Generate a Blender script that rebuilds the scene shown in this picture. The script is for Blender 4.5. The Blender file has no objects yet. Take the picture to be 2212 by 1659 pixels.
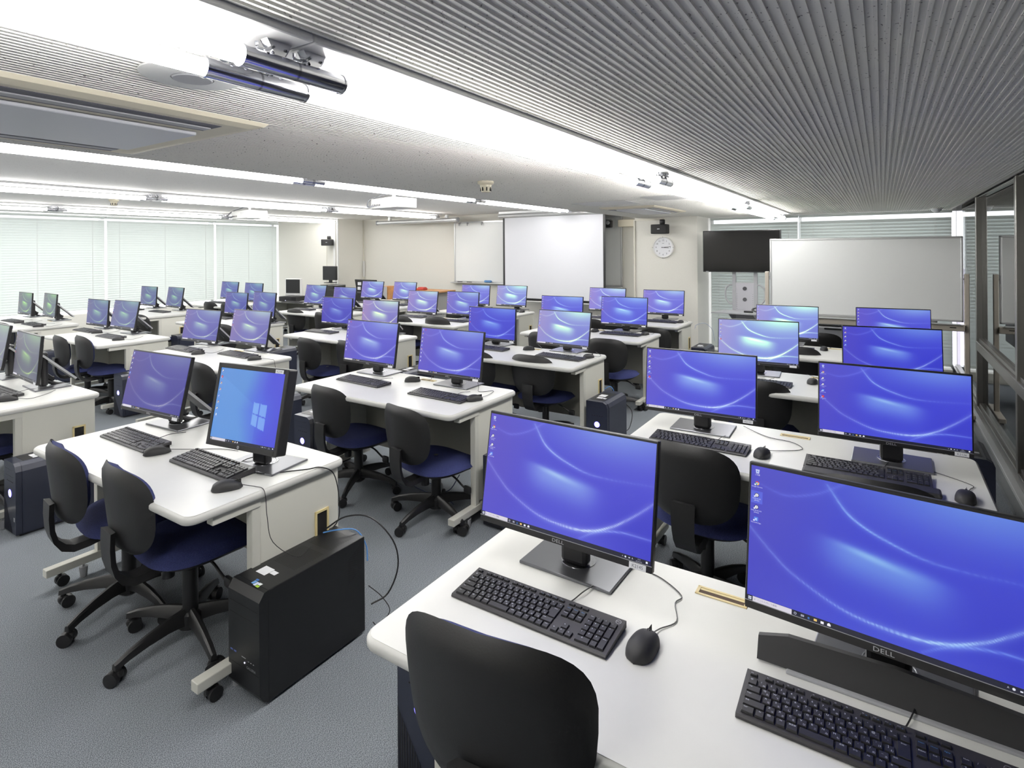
import bpy, bmesh, math, random
import numpy as np
from mathutils import Matrix, Vector
random.seed(7)
PI=math.pi
D=bpy.data; SC=bpy.context.scene; COL=SC.collection
# ---------------- camera, world, exposure ----------------
CAMZ=1.62; F=1236.5; YAW=.5735; ROLL=-.0076
fw=Vector((-math.sin(YAW),math.cos(YAW),0)); rt0=Vector((math.cos(YAW),math.sin(YAW),0)); up0=Vector((0,0,1))
rt=rt0*math.cos(ROLL)+up0*math.sin(ROLL); up=up0*math.cos(ROLL)-rt0*math.sin(ROLL)
cd=D.cameras.new('camera'); cam=D.objects.new('camera',cd); COL.objects.link(cam)
cd.sensor_fit='HORIZONTAL'; cd.sensor_width=36; cd.lens=F/2212*36
cd.shift_x=0; cd.shift_y=-(829.5-540.0)/2212
cd.clip_start=.02; cd.clip_end=200
m=Matrix.Identity(4)
for i in range(3):
    m[i][0]=rt[i]; m[i][1]=up[i]; m[i][2]=-fw[i]
m[0][3]=0; m[1][3]=0; m[2][3]=CAMZ
cam.matrix_world=m; SC.camera=cam
W=D.worlds.new('overcast'); SC.world=W; W.use_nodes=True
bg=W.node_tree.nodes['Background']; bg.inputs[0].default_value=(.93,.95,1,1); bg.inputs[1].default_value=2.0
SC.view_settings.view_transform='Standard'; SC.view_settings.look='None'
SC.view_settings.gamma=1; SC.view_settings.use_curve_mapping=False; SC.view_settings.exposure=0
TUBE=34.0   # emission of the ceiling tubes
cy=SC.cycles
cy.use_denoising=True; cy.use_adaptive_sampling=True; cy.adaptive_threshold=.03
cy.max_bounces=7; cy.diffuse_bounces=4; cy.glossy_bounces=3; cy.transmission_bounces=5; cy.transparent_max_bounces=6
cy.caustics_reflective=False; cy.caustics_refractive=False; cy.sample_clamp_indirect=6; cy.sample_clamp_direct=0
# ---------------- materials ----------------
def lin(c): return tuple((x/12.92 if x<=.04045 else ((x+.055)/1.055)**2.4) for x in [v/255 for v in c])
MT={}
def mat(name,rgb,rough=.5,metal=0,emit=None,es=0,spec=.5,noise=None,bump=None,trans=0,alpha=1,coat=0):
    if name in MT: return MT[name]
    M=D.materials.new(name); M.use_nodes=True; nt=M.node_tree; b=nt.nodes['Principled BSDF']
    c=lin(rgb)+(1,)
    b.inputs['Base Color'].default_value=c; b.inputs['Roughness'].default_value=rough; b.inputs['Metallic'].default_value=metal
    b.inputs['Specular IOR Level'].default_value=spec
    if trans: b.inputs['Transmission Weight'].default_value=trans
    if coat: b.inputs['Coat Weight'].default_value=coat
    if emit: b.inputs['Emission Color'].default_value=lin(emit)+(1,); b.inputs['Emission Strength'].default_value=es
    if noise or bump:
        tc=nt.nodes.new('ShaderNodeTexCoord'); n=nt.nodes.new('ShaderNodeTexNoise'); nt.links.new(tc.outputs['Object'],n.inputs['Vector'])
        n.inputs['Scale'].default_value=(noise or bump)[0]; n.inputs['Detail'].default_value=3
        if noise:
            r=nt.nodes.new('ShaderNodeValToRGB'); nt.links.new(n.outputs['Fac'],r.inputs['Fac'])
            k=noise[1]; r.color_ramp.elements[0].position=.3; r.color_ramp.elements[1].position=.7
            r.color_ramp.elements[0].color=tuple(x*(1-k) for x in c[:3])+(1,); r.color_ramp.elements[1].color=tuple(min(1,x*(1+k)) for x in c[:3])+(1,)
            nt.links.new(r.outputs['Color'],b.inputs['Base Color'])
        if bump:
            bp=nt.nodes.new('ShaderNodeBump'); bp.inputs['Strength'].default_value=bump[1]; bp.inputs['Distance'].default_value=.002
            nt.links.new(n.outputs['Fac'],bp.inputs['Height']); nt.links.new(bp.outputs['Normal'],b.inputs['Normal'])
    MT[name]=M; return M
def attrmat(name,es=1.0,rough=.35,base=None,objcol=False):
    # colours come from the picture stored on the mesh (screens, icons)
    M=D.materials.new(name); M.use_nodes=True; nt=M.node_tree; b=nt.nodes['Principled BSDF']
    a=nt.nodes.new('ShaderNodeVertexColor'); a.layer_name='Col'
    src=a.outputs['Color']
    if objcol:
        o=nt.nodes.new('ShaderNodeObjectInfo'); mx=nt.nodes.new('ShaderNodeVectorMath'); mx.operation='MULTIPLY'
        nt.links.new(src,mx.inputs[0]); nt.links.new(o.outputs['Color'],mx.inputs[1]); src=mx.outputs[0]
    if base is None:
        b.inputs['Base Color'].default_value=(.01,.01,.012,1); nt.links.new(src,b.inputs['Emission Color']); b.inputs['Emission Strength'].default_value=es
    else: nt.links.new(src,b.inputs['Base Color'])
    b.inputs['Roughness'].default_value=rough
    return M
M_TOP=mat('desk_laminate',(226,226,222),.32,noise=(6,.02))
M_EDGE=mat('desk_edge',(206,206,202),.4)
M_BODY=mat('desk_steel_beige',(222,221,211),.45)
M_MOD=mat('desk_modesty_grey',(150,149,140),.55)
M_FRAME=mat('desk_frame_grey',(212,211,202),.4)
M_CREAM=mat('cream_plastic',(232,214,160),.45)
M_DARK=mat('dark_void',(18,16,15),.8)
M_BLK=mat('black_plastic',(26,26,28),.42)
M_BLKM=mat('black_plastic_matte',(34,34,36),.6)
M_KEY=mat('key_plastic',(30,30,33),.4)
M_KBD=mat('keyboard_case',(44,43,46),.45)
M_MON=mat('monitor_case',(24,24,26),.38)
M_STAND=mat('stand_metal',(120,121,126),.28,metal=.75)
M_STANDB=mat('stand_column',(30,30,32),.35)
M_SHELL=mat('chair_shell',(28,28,29),.48,bump=(300,.12))
M_CBASE=mat('chair_base_plastic',(30,30,31),.4)
M_FAB=mat('blue_fabric',(48,54,96),.9,noise=(420,.45),bump=(420,.5),spec=.2)
M_CHR=mat('chrome',(225,226,230),.16,metal=1)
M_STEEL=mat('brushed_steel',(150,148,144),.32,metal=.85)
M_WHITE=mat('white_paper',(240,241,245),.6)
M_WPL=mat('white_plastic',(232,232,230),.4)
M_WALL=mat('wall_paper_beige',(236,234,226),.8,noise=(60,.012),bump=(160,.15))
M_TRIM=mat('trim_cream',(226,222,210),.5)
M_GLOW=mat('logo_glow',(40,40,120),.5,emit=(120,110,255),es=6)
M_GLOWW=mat('logo_glow_white',(200,200,255),.5,emit=(225,222,255),es=3)
M_TOWER=mat('tower_navy',(42,46,62),.33)
M_TOWF=mat('tower_front',(38,42,58),.3)
M_TOWB=mat('tower_black',(17,18,20),.42)
M_NAVYD=mat('tower_dark_grille',(14,14,17),.5)
M_TV=mat('tv_screen',(8,8,9),.12)
M_WB=mat('whiteboard',(246,248,247),.3)
M_ALU=mat('aluminium',(214,215,216),.3,metal=.5)
M_SCR=mat('projection_screen',(238,239,245),.9)
M_GREYP=mat('grey_plastic',(165,166,170),.45)
M_BEIGE=mat('stand_beige',(190,182,170),.45)
M_WOOD=mat('wood_veneer',(186,134,84),.45,noise=(14,.15))
M_BLINDH=mat('blind_rail',(215,222,218),.5)
M_TICK=mat('clock_ink',(70,72,76),.5)
M_INK=mat('label_ink',(120,122,130),.6)
M_LOGO=mat('logo_silver',(190,192,196),.3,metal=.6)
M_BLUE=mat('blue_cable',(84,140,205),.45)
M_NAVYC=mat('dark_blue_cable',(30,48,92),.45)
M_ERASE=mat('eraser_blue',(96,140,190),.8)
M_RED=mat('red_plastic',(170,60,50),.5)
M_GREEN=mat('green_plastic',(90,180,140),.5)
M_LEG=mat('key_legend_white',(200,204,214),.6)
M_LEGB=mat('key_legend_blue',(80,140,200),.6)
M_TUBE=mat('tube_glow',(255,255,255),.5,emit=(255,253,250),es=TUBE)
M_PLATE=mat('fixture_plate',(240,240,240),.3)
M_SKIN=mat('ceiling_device_cream',(226,218,196),.5)
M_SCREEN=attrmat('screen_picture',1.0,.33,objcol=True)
M_ICON=attrmat('screen_icons',1.0,.4)
M_STICK=attrmat('stickers',0,.5,base=1)
# carpet
def carpet():
    M=D.materials.new('carpet_blue_grey'); M.use_nodes=True; nt=M.node_tree; b=nt.nodes['Principled BSDF']
    tc=nt.nodes.new('ShaderNodeTexCoord'); mp=nt.nodes.new('ShaderNodeMapping'); mp.inputs['Rotation'].default_value=(0,0,.5); mp.inputs['Scale'].default_value=(1,2.2,1)
    nt.links.new(tc.outputs['Object'],mp.inputs['Vector'])
    n=nt.nodes.new('ShaderNodeTexNoise'); n.inputs['Scale'].default_value=230; n.inputs['Detail'].default_value=4; nt.links.new(mp.outputs['Vector'],n.inputs['Vector'])
    r=nt.nodes.new('ShaderNodeValToRGB'); nt.links.new(n.outputs['Fac'],r.inputs['Fac'])
    r.color_ramp.elements[0].position=.36; r.color_ramp.elements[0].color=lin((74,79,86))+(1,)
    r.color_ramp.elements[1].position=.66; r.color_ramp.elements[1].color=lin((158,163,168))+(1,)
    n2=nt.nodes.new('ShaderNodeTexNoise'); n2.inputs['Scale'].default_value=2.2; nt.links.new(tc.outputs['Object'],n2.inputs['Vector'])
    r2=nt.nodes.new('ShaderNodeValToRGB'); nt.links.new(n2.outputs['Fac'],r2.inputs['Fac'])
    r2.color_ramp.elements[0].color=(.86,.88,.86,1); r2.color_ramp.elements[1].color=(1,1,1.04,1)
    mx=nt.nodes.new('ShaderNodeMixRGB'); mx.blend_type='MULTIPLY'; mx.inputs[0].default_value=1
    nt.links.new(r.outputs['Color'],mx.inputs[1]); nt.links.new(r2.outputs['Color'],mx.inputs[2]); nt.links.new(mx.outputs['Color'],b.inputs['Base Color'])
    b.inputs['Roughness'].default_value=.95; b.inputs['Specular IOR Level'].default_value=.15
    bp=nt.nodes.new('ShaderNodeBump'); bp.inputs['Strength'].default_value=.4; bp.inputs['Distance'].default_value=.003
    nt.links.new(n.outputs['Fac'],bp.inputs['Height']); nt.links.new(bp.outputs['Normal'],b.inputs['Normal'])
    return M
M_CARPET=carpet()
def ceilmat(name,rgb,amt):
    M=D.materials.new(name); M.use_nodes=True; nt=M.node_tree; b=nt.nodes['Principled BSDF']
    tc=nt.nodes.new('ShaderNodeTexCoord'); mp=nt.nodes.new('ShaderNodeMapping'); mp.inputs['Scale'].default_value=(1,.55,1)
    nt.links.new(tc.outputs['Object'],mp.inputs['Vector'])
    n=nt.nodes.new('ShaderNodeTexNoise'); n.inputs['Scale'].default_value=150; n.inputs['Detail'].default_value=1; nt.links.new(mp.outputs['Vector'],n.inputs['Vector'])
    r=nt.nodes.new('ShaderNodeValToRGB'); nt.links.new(n.outputs['Fac'],r.inputs['Fac'])
    c=lin(rgb); r.color_ramp.elements[0].position=.27; r.color_ramp.elements[0].color=tuple(x*(1-amt) for x in c)+(1,)
    r.color_ramp.elements[1].position=.31; r.color_ramp.elements[1].color=c+(1,)
    nt.links.new(r.outputs['Color'],b.inputs['Base Color']); b.inputs['Roughness'].default_value=.85
    return M
M_CEIL=ceilmat('ceiling_board',(240,239,233),.65)
M_CEIL2=ceilmat('ceiling_board_flat',(236,235,232),.4)
def blindmat():
    M=D.materials.new('blind_slats'); M.use_nodes=True; nt=M.node_tree; b=nt.nodes['Principled BSDF']
    b.inputs['Base Color'].default_value=lin((232,238,235))+(1,); b.inputs['Roughness'].default_value=.45
    t=nt.nodes.new('ShaderNodeBsdfTranslucent'); t.inputs['Color'].default_value=lin((226,234,232))+(1,)
    mx=nt.nodes.new('ShaderNodeMixShader'); mx.inputs[0].default_value=.12
    nt.links.new(b.outputs[0],mx.inputs[1]); nt.links.new(t.outputs[0],mx.inputs[2]); nt.links.new(mx.outputs[0],nt.nodes['Material Output'].inputs['Surface'])
    return M
M_BLIND=blindmat()
M_GLASS=mat('clear_glass',(245,250,250),.0,trans=1.0)
M_BACK=mat('corridor_grey',(120,122,124),.8)
# ---------------- mesh helpers ----------------
def tf(loc=(0,0,0),rx=0,ry=0,rz=0): return Matrix.Translation(loc)@Matrix.Rotation(rz,4,'Z')@Matrix.Rotation(ry,4,'Y')@Matrix.Rotation(rx,4,'X')
_rb={}
def rbox_geo(sx,sy,sz,r,seg=2,vert_only=False):
    k=(round(sx,5),round(sy,5),round(sz,5),round(r,5),seg,vert_only)
    if k in _rb: return _rb[k]
    bm=bmesh.new(); bmesh.ops.create_cube(bm,size=1)
    for v in bm.verts: v.co=Vector((v.co.x*sx,v.co.y*sy,v.co.z*sz))
    if vert_only=='z': es=[e for e in bm.edges if abs(e.verts[0].co.z-e.verts[1].co.z)>1e-6]
    else: es=list(bm.edges)
    bmesh.ops.bevel(bm,geom=es,offset=min(r,.49*min(sx,sy,sz) if not vert_only else r),segments=seg,profile=.5,affect='EDGES')
    bm.verts.index_update()
    g=([v.co.copy() for v in bm.verts],[[v.index for v in f.verts] for f in bm.faces]); bm.free(); _rb[k]=g; return g
_tx={}
def text_geo(s,size=1.0,align='CENTER'):
    k=(s,align)
    if k not in _tx:
        cu=D.curves.new('t','FONT'); cu.body=s; cu.align_x=align; cu.align_y='CENTER'; cu.resolution_u=2
        o=D.objects.new('t',cu); me=D.meshes.new_from_object(o)
        _tx[k]=([v.co.copy() for v in me.vertices],[list(p.vertices) for p in me.polygons])
        D.objects.remove(o); D.meshes.remove(me); D.curves.remove(cu)
    v,f=_tx[k]; return [x*size for x in v],f
class MB:
    def __init__(s): s.v=[]; s.f=[]; s.c=[]; s.T=Matrix.Identity(4)
    def add(s,vs,fs,col=None,T=None):
        o=len(s.v); t=s.T@T if T is not None else s.T
        s.v+= [t@Vector(v) for v in vs]; s.f+=[[i+o for i in f] for f in fs]; s.c+=[col]*len(fs); return s
    def box(s,x,y,z,sx,sy,sz,r=0,seg=2,T=None,col=None,vo=False):
        if r: vs,fs=rbox_geo(sx,sy,sz,r,seg,vo)
        else:
            vs=[(a*sx/2,b*sy/2,c*sz/2) for a in(-1,1) for b in(-1,1) for c in(-1,1)]
            fs=[[0,1,3,2],[4,6,7,5],[0,4,5,1],[2,3,7,6],[0,2,6,4],[1,5,7,3]]
        t=Matrix.Translation((x,y,z)); t=t@T if T is not None else t
        return s.add(vs,fs,col,t)
    def bb(s,x0,x1,y0,y1,z0,z1,r=0,**k): return s.box((x0+x1)/2,(y0+y1)/2,(z0+z1)/2,abs(x1-x0),abs(y1-y0),abs(z1-z0),r,**k)
    def cyl(s,p0,p1,r0,r1=None,n=16,caps=True,col=None):
        r1=r0 if r1 is None else r1; p0=Vector(p0);p1=Vector(p1); d=(p1-p0).normalized()
        a=d.orthogonal().normalized(); b=d.cross(a); vs=[];fs=[]
        for p,r in((p0,r0),(p1,r1)):
            for i in range(n): t=2*PI*i/n; vs.append(p+a*math.cos(t)*r+b*math.sin(t)*r)
        for i in range(n): j=(i+1)%n; fs.append([i,j,n+j,n+i])
        if caps: fs+= [list(range(n))[::-1],list(range(n,2*n))]
        return s.add(vs,fs,col)
    def tube(s,pts,r,n=6,smooth=True,rr=None):
        P=[Vector(p) for p in pts]
        if smooth and len(P)>2:
            Q=[];E=[P[0]*2-P[1]]+P+[P[-1]*2-P[-2]]
            for i in range(1,len(E)-2):
                for k in range(5):
                    t=k/5; a,b,c,d=E[i-1:i+3]
                    Q.append(.5*((2*b)+(c-a)*t+(2*a-5*b+4*c-d)*t*t+(3*b-a-3*c+d)*t**3))
            Q.append(P[-1]); P=Q
        vs=[];fs=[];N=len(P); a=None
        for i,p in enumerate(P):
            d=(P[min(i+1,N-1)]-P[max(i-1,0)]).normalized()
            a=(d.orthogonal() if a is None else a-d*a.dot(d)).normalized(); b=d.cross(a)
            for k in range(n): t=2*PI*k/n; vs.append(p+(a*math.cos(t)+b*math.sin(t))*r)
        for i in range(N-1):
            for k in range(n): j=(k+1)%n; fs.append([i*n+k,i*n+j,(i+1)*n+j,(i+1)*n+k])
        fs+=[list(range(n))[::-1],list(range((N-1)*n,N*n))]
        return s.add(vs,fs)
    def lathe(s,prof,n=20,T=None,col=None):
        vs=[];fs=[]
        for r,z in prof:
            for i in range(n): t=2*PI*i/n; vs.append((r*math.cos(t),r*math.sin(t),z))
        for a in range(len(prof)-1):
            for i in range(n): j=(i+1)%n; fs.append([a*n+i,a*n+j,(a+1)*n+j,(a+1)*n+i])
        fs+=[list(range(n))[::-1],list(range((len(prof)-1)*n,len(prof)*n))]
        return s.add(vs,fs,col,T)
    def prism(s,pts,axis,a,b,T=None):   # polygon pts in the two other axes, extruded along axis
        n=len(pts); vs=[]
        for q in(a,b):
            for p in pts: vs.append({'x':(q,p[0],p[1]),'y':(p[0],q,p[1]),'z':(p[0],p[1],q)}[axis])
        fs=[[i,(i+1)%n,n+(i+1)%n,n+i] for i in range(n)]+[list(range(n))[::-1],list(range(n,2*n))]
        return s.add(vs,fs,None,T)
    def text(s,t,x,y,z,size,T=None,col=None,align='CENTER'):
        vs,fs=text_geo(t,size,align); tt=Matrix.Translation((x,y,z)); tt=tt@T if T is not None else tt
        return s.add(vs,fs,col,tt)
    def mesh(s,name,M,smooth=False):
        me=D.meshes.new(name); me.from_pydata([tuple(v) for v in s.v],[],s.f); me.materials.append(M)
        if any(c is not None for c in s.c):
            at=me.color_attributes.new('Col','FLOAT_COLOR','CORNER'); k=0; arr=[]
            for c,f in zip(s.c,s.f): arr+= (list(c or (0,0,0))+[1])*len(f)
            at.data.foreach_set('color',arr)
        bm=bmesh.new(); bm.from_mesh(me); bmesh.ops.recalc_face_normals(bm,faces=bm.faces) if not any(c is not None for c in s.c) else None; bm.to_mesh(me); bm.free()
        if smooth:
            me.polygons.foreach_set('use_smooth',[True]*len(me.polygons)); 
            try: me.set_sharp_from_angle(angle=math.radians(38))
            except Exception: pass
        me.update(); return me
    def build(s,name,M,parent=None,smooth=False,loc=None,rot=None):
        o=D.objects.new(name,s.mesh(name,M,smooth)); COL.objects.link(o)
        if parent: o.parent=parent
        if loc: o.location=loc
        if rot: o.rotation_euler=rot
        return o
def tag(o,label=None,cat=None,group=None,kind=None):
    if label: o['label']=label
    if cat: o['category']=cat
    if group: o['group']=group
    if kind: o['kind']=kind
    return o
def empty(name,loc=(0,0,0),rz=0,parent=None):
    o=D.objects.new(name,None); COL.objects.link(o); o.location=loc; o.rotation_euler=(0,0,rz); o.empty_display_size=.1
    if parent: o.parent=parent
    return o
def inst(name,me,parent,loc=(0,0,0),rot=(0,0,0)):
    o=D.objects.new(name,me); COL.objects.link(o); o.parent=parent; o.location=loc; o.rotation_euler=rot; return o
KIDS={}
def copy_tree(o,parent=None,skip=()):
    c=o.copy(); COL.objects.link(c)
    if parent is not None: c.parent=parent
    for ch in list(o.children):
        if ch.name.split('.')[0] in skip: continue
        copy_tree(ch,c,skip)
    return c
def kill(o):
    for ch in list(o.children): kill(ch)
    D.objects.remove(o)
def struct(mb,name,M,smooth=False): return tag(mb.build(name,M,smooth=smooth),kind='structure')
# ---------------- layout ----------------
REAR={1:1.70,2:3.17,3:4.64,4:6.10,5:7.34}
XR={'A':.34,'B':-2.01,'C':-4.33,'D':-6.49,'E':-8.80}
HL=2.31; HR=2.085; XS=-3.05; YF=8.95; XG=.785; XW=-11.8; YB=-2.2
COLN={'A':'column beside the glass wall','B':'second column from glass wall','C':'third column from glass wall','D':'fourth column from glass wall','E':'column by window blinds'}
ROWN={1:'nearest',2:'second',3:'third',4:'fourth',5:'farthest'}
def where(c,r): return '%s desk, %s'%(ROWN[r],COLN[c])
# ---------------- room shell ----------------
b=MB(); b.bb(XW-.3,XG+1.2,YB,YF+.3,-.1,0); struct(b,'floor',M_CARPET)
# ribbed low ceiling: shallow ribs running towards the front wall
b=MB(); pitch=.0225; x=XS; prof=[]
while x<.725:
    prof+=[(x,HR),(x+.0005,HR-.006),(x+.0085,HR-.006),(x+.009,HR)]; x+=pitch
prof.append((.73,HR)); n=len(prof); vs=[];fs=[]
for y in(YB,YF):
    for p in prof: vs.append((p[0],y,p[1]))
for i in range(n-1): fs.append([i,i+1,n+i+1,n+i])
b.add(vs,fs); b.bb(XS,.73,YB,YF,HR+.01,HR+.03); struct(b,'ceiling',M_CEIL)
b=MB(); b.bb(XW-.2,XS,YB,YF,HL,HL+.05); b.bb(XS-.02,XS,YB,YF,HR,HL); struct(b,'ceiling',M_CEIL2)
b=MB(); b.bb(.73,XG+.1,YB,YF,HR+.05,HR+.12); b.bb(.70,.73,YB,YF,HR-.004,HR+.05); struct(b,'trim_1',M_TRIM)
# front wall, pillar, left corner box
b=MB(); b.bb(XW,-2.19,YF,YF+.15,0,HL+.05); struct(b,'wall_front',M_WALL)
b=MB(); b.bb(-3.11,-2.19,8.22,YF,0,HR+.0); struct(b,'wall_pillar',M_WALL)
b=MB(); b.bb(-3.125,-3.105,8.2,8.22,0,HR-.03); b.bb(-3.11,-2.66,8.205,8.22,HR-.045,HR-.02); struct(b,'trim_2',M_TRIM)
b=MB(); b.bb(XW,-9.73,8.25,YF,0,HL); struct(b,'wall_corner_box',M_WALL)
b=MB(); b.bb(-9.86,-9.80,8.215,8.25,0,HL); b.bb(-9.76,-9.725,8.22,8.25,0,HL); struct(b,'trim_3',M_WPL)
b=MB(); b.bb(-10.115,-10.105,8.243,8.25,0,HL); b.bb(-9.735,-9.715,8.93,8.95,0,HL); struct(b,'trim_4',M_TRIM)
b=MB(); b.bb(XW-.25,XG+1.2,YB-.1,YB,0,HL+.1); struct(b,'wall_back',M_WALL)
# left window wall: sill wall below, windows above
b=MB(); b.bb(XW-.25,XW-.12,YB,YF,0,.55); b.bb(XW-.12,XW+.06,YB,8.25,0,.56,.01); struct(b,'wall_left',M_WALL)
b=MB(); b.bb(XW-.25,XW-.12,YB,YF,HL-.06,HL+.05)
for y in(-.8,.85,2.7,4.72,6.75,8.2): b.bb(XW-.22,XW-.14,y-.03,y+.03,.55,HL-.05)
struct(b,'window_1',M_ALU)
# front right window
b=MB(); b.bb(-2.19,XG+.1,YF+.02,YF+.15,0,.13); b.bb(-2.19,XG+.1,YF+.02,YF+.15,HR-.02,HR+.2)
for x in(-2.17,-.965,.80): b.bb(x-.02,x+.02,YF+.05,YF+.12,.1,HR)
struct(b,'window_2',M_ALU)
b=MB(); b.bb(-2.19,.72,8.72,YF+.02,0,.12,.008); struct(b,'trim_5',M_BODY)
# neighbouring building outside the corner gap
b=MB(); b.bb(-.4,2.6,15,15.4,-3,1.15); b.bb(-.4,2.6,14.9,15,.5,.62); tag(b.build('building',mat('outside_building',(214,206,222),.8)),'pale building seen through the gap beside the front window blinds','building')
# right glass wall
def glass():
    b=MB(); b.bb(.70,XG+.08,YB,YF,0,.06,.004); struct(b,'trim_6',M_ALU)
    b=MB(); b.bb(.655,.70,YB,YF,0,.035); struct(b,'trim_7',mat('floor_strip_grey',(120,124,126),.4,metal=.3))
    b=MB(); b.bb(XG-.045,XG-.005,YB,YF,.06,.13,.004); b.bb(XG-.028,XG+.02,YB,YF,.13,.16,.004); struct(b,'trim_8',M_STEEL)
    b=MB()
    for y in(6.88,4.98,3.05,1.1,-.9): b.bb(XG-.045,XG+.03,y-.03,y+.03,.06,HR+.05,.003)
    struct(b,'window_3',M_STEEL)
    b=MB(); b.bb(XG-.05,XG-.004,YB,6.86,.655,.735,.006); b.bb(XG-.03,XG+.02,YB,6.86,.735,.765,.004); struct(b,'trim_9',M_STEEL)
    b=MB(); b.bb(XG-.004,XG+.004,YB,YF+.02,.10,HR+.06); struct(b,'window_4',M_GLASS)
    b=MB(); b.bb(XG-.03,XG+.03,YB,6.86,HR-.01,HR+.05,.003); struct(b,'trim_10',M_STEEL)
    b=MB(); b.bb(XG+1.1,XG+1.2,YB,YF+.0,0,HL); struct(b,'wall_right',M_BACK)
    b=MB(); b.bb(XG+.1,XG+1.2,YB,YF-.0,HR+.1,HR+.2); struct(b,'ceiling',M_BACK)
    b=MB(); b.bb(XG+.1,XG+1.2,YF-.02,YF+.15,0,HR+.2); struct(b,'wall_corridor',M_BACK)
glass()
# blinds
def blind(a0,a1,z0,z1,axis,pos,label):
    L=a1-a0; c=(a0+a1)/2
    loc=(pos,c,z0) if axis=='y' else (c,pos,z0)
    r=empty('window_blind',loc,PI/2 if axis=='y' else 0); tag(r,label,'window blind','closed slatted blinds')
    b=MB(); H=z1-z0; n=int((H-.06)/.0415); T=Matrix.Rotation(math.radians(62),4,'X')
    for i in range(n): b.box(0,0,.03+i*.0415,L-.012,.047,.0012,T=T)
    b.build('slats',M_BLIND,r)
    b=MB(); b.bb(-L/2,L/2,-.022,.022,H-.035,H,.004); b.build('head_rail',M_BLINDH,r)
    b=MB(); b.bb(-L/2,L/2,-.018,.018,0,.018,.004); b.build('bottom_rail',M_BLINDH,r)
    b=MB()
    for f in(-.4,0,.4):
        for dx in(-.006,.006): b.cyl((f*L+dx,-.028,0),(f*L+dx,-.028,H),.0012,n=4)
    b.build('ladder_cords',M_WPL,r)
    return r
BL=XW-.03
blind(6.77,8.23,.62,HL-.03,'y',BL,'white-green slatted blind on the left window wall, next to the beige corner')
blind(4.74,6.74,.62,HL-.03,'y',BL,'white-green slatted blind, second from the beige corner on the left window wall')
blind(2.72,4.71,.62,HL-.03,'y',BL,'white-green slatted blind, third from the beige corner on the left window wall')
blind(.7,2.69,.62,HL-.03,'y',BL,'white-green slatted blind at the left edge of the photo')
blind(-2.16,-.975,.15,HR-.01,'x',8.86,'slatted blind behind the television beside the beige pillar')
blind(-.955,.73,.15,HR-.01,'x',8.86,'slatted blind behind the big mobile whiteboard')
# ---------------- ceiling lights ----------------
def light_proto():
    r=empty('ceiling_light')          # origin: middle, on the ceiling; tubes hang below
    L=1.27
    b=MB(); b.bb(-.135,.135,-L+.005,L-.005,-.022,-.0,.006); b.build('mounting_plate',M_PLATE,r)
    for sx,dy in((.0675,0),(-.0675,.0)):
        t=MB(); t.cyl((sx,-L+.13,-.07),(sx,L-.13,-.07),.0185,n=12); t.build('tube',M_TUBE,r,True)
        for e in(-1,1):
            c=MB(); c.cyl((sx,e*(L-.13),-.07),(sx,e*(L-.002),-.07),.0215,n=24)
            c.cyl((sx,e*(L-.133),-.07),(sx,e*(L-.128),-.07),.0235,n=24); c.build('end_sleeve',M_CHR,r,True)
            h=MB(); y=e*(L-.05)
            h.prism([(y-.03,-.022),(y+.03,-.022),(y+.012,-.05),(y+.014,-.052),(y-.014,-.052),(y-.012,-.05)],'x',sx-.012,sx+.012)
            for q in(-1,1): h.tube([(sx-.018,y+q*.034,-.024),(sx-.02,y+q*.03,-.036),(sx,y+q*.022,-.042),(sx+.018,y+q*.016,-.036)],.0035,n=6)
            h.build('hanger_clip',M_CHR,r,True)
    return r
LP=light_proto(); first=True
rowsL=[(-1.143,HR,'low ceiling strip nearest the glass wall'),(-4.31,HL,'second light strip from the glass wall'),(-7.08,HL,'third light strip from the glass wall'),(-9.88,HL,'light strip nearest the left window blinds')]
segn=['right above the camera','second segment from the camera','third segment from the camera','far segment towards the front wall']
for X,Z,nm in rowsL:
    for k,yc in enumerate((-.47,2.06,4.57,7.07)):
        o=LP if first else copy_tree(LP); first=False
        o.location=(X,yc,Z); tag(o,'twin-tube fluorescent light, %s, %s'%(nm,segn[k]),'ceiling light','twin-tube fluorescent lights')
        if k==0 and Z==HL: pass
# ---------------- screens: picture functions ----------------
def vgrid(nx,ny,w,h,fn):
    us=np.linspace(0,1,nx+1); vs=np.linspace(0,1,ny+1); U,V=np.meshgrid(us,vs)
    C=fn(U,V)
    me=D.meshes.new('screen')
    co=[((u-.5)*w,0,(.5-v)*h) for v in vs for u in us]; N=nx+1
    fs=[(j*N+i,(j+1)*N+i,(j+1)*N+i+1,j*N+i+1) for j in range(ny) for i in range(nx)]
    me.from_pydata(co,[],fs); me.materials.append(M_SCREEN)
    at=me.color_attributes.new('Col','FLOAT_COLOR','POINT')
    Cl=np.where(C<=.04045,C/12.92,((C+.055)/1.055)**2.4); arr=np.ones((C.shape[0]*C.shape[1],4)); arr[:,:3]=Cl.reshape(-1,3)
    at.data.foreach_set('color',arr.ravel()); return me
def sm(x): x=np.clip(x,0,1); return x*x*(3-2*x)
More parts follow.
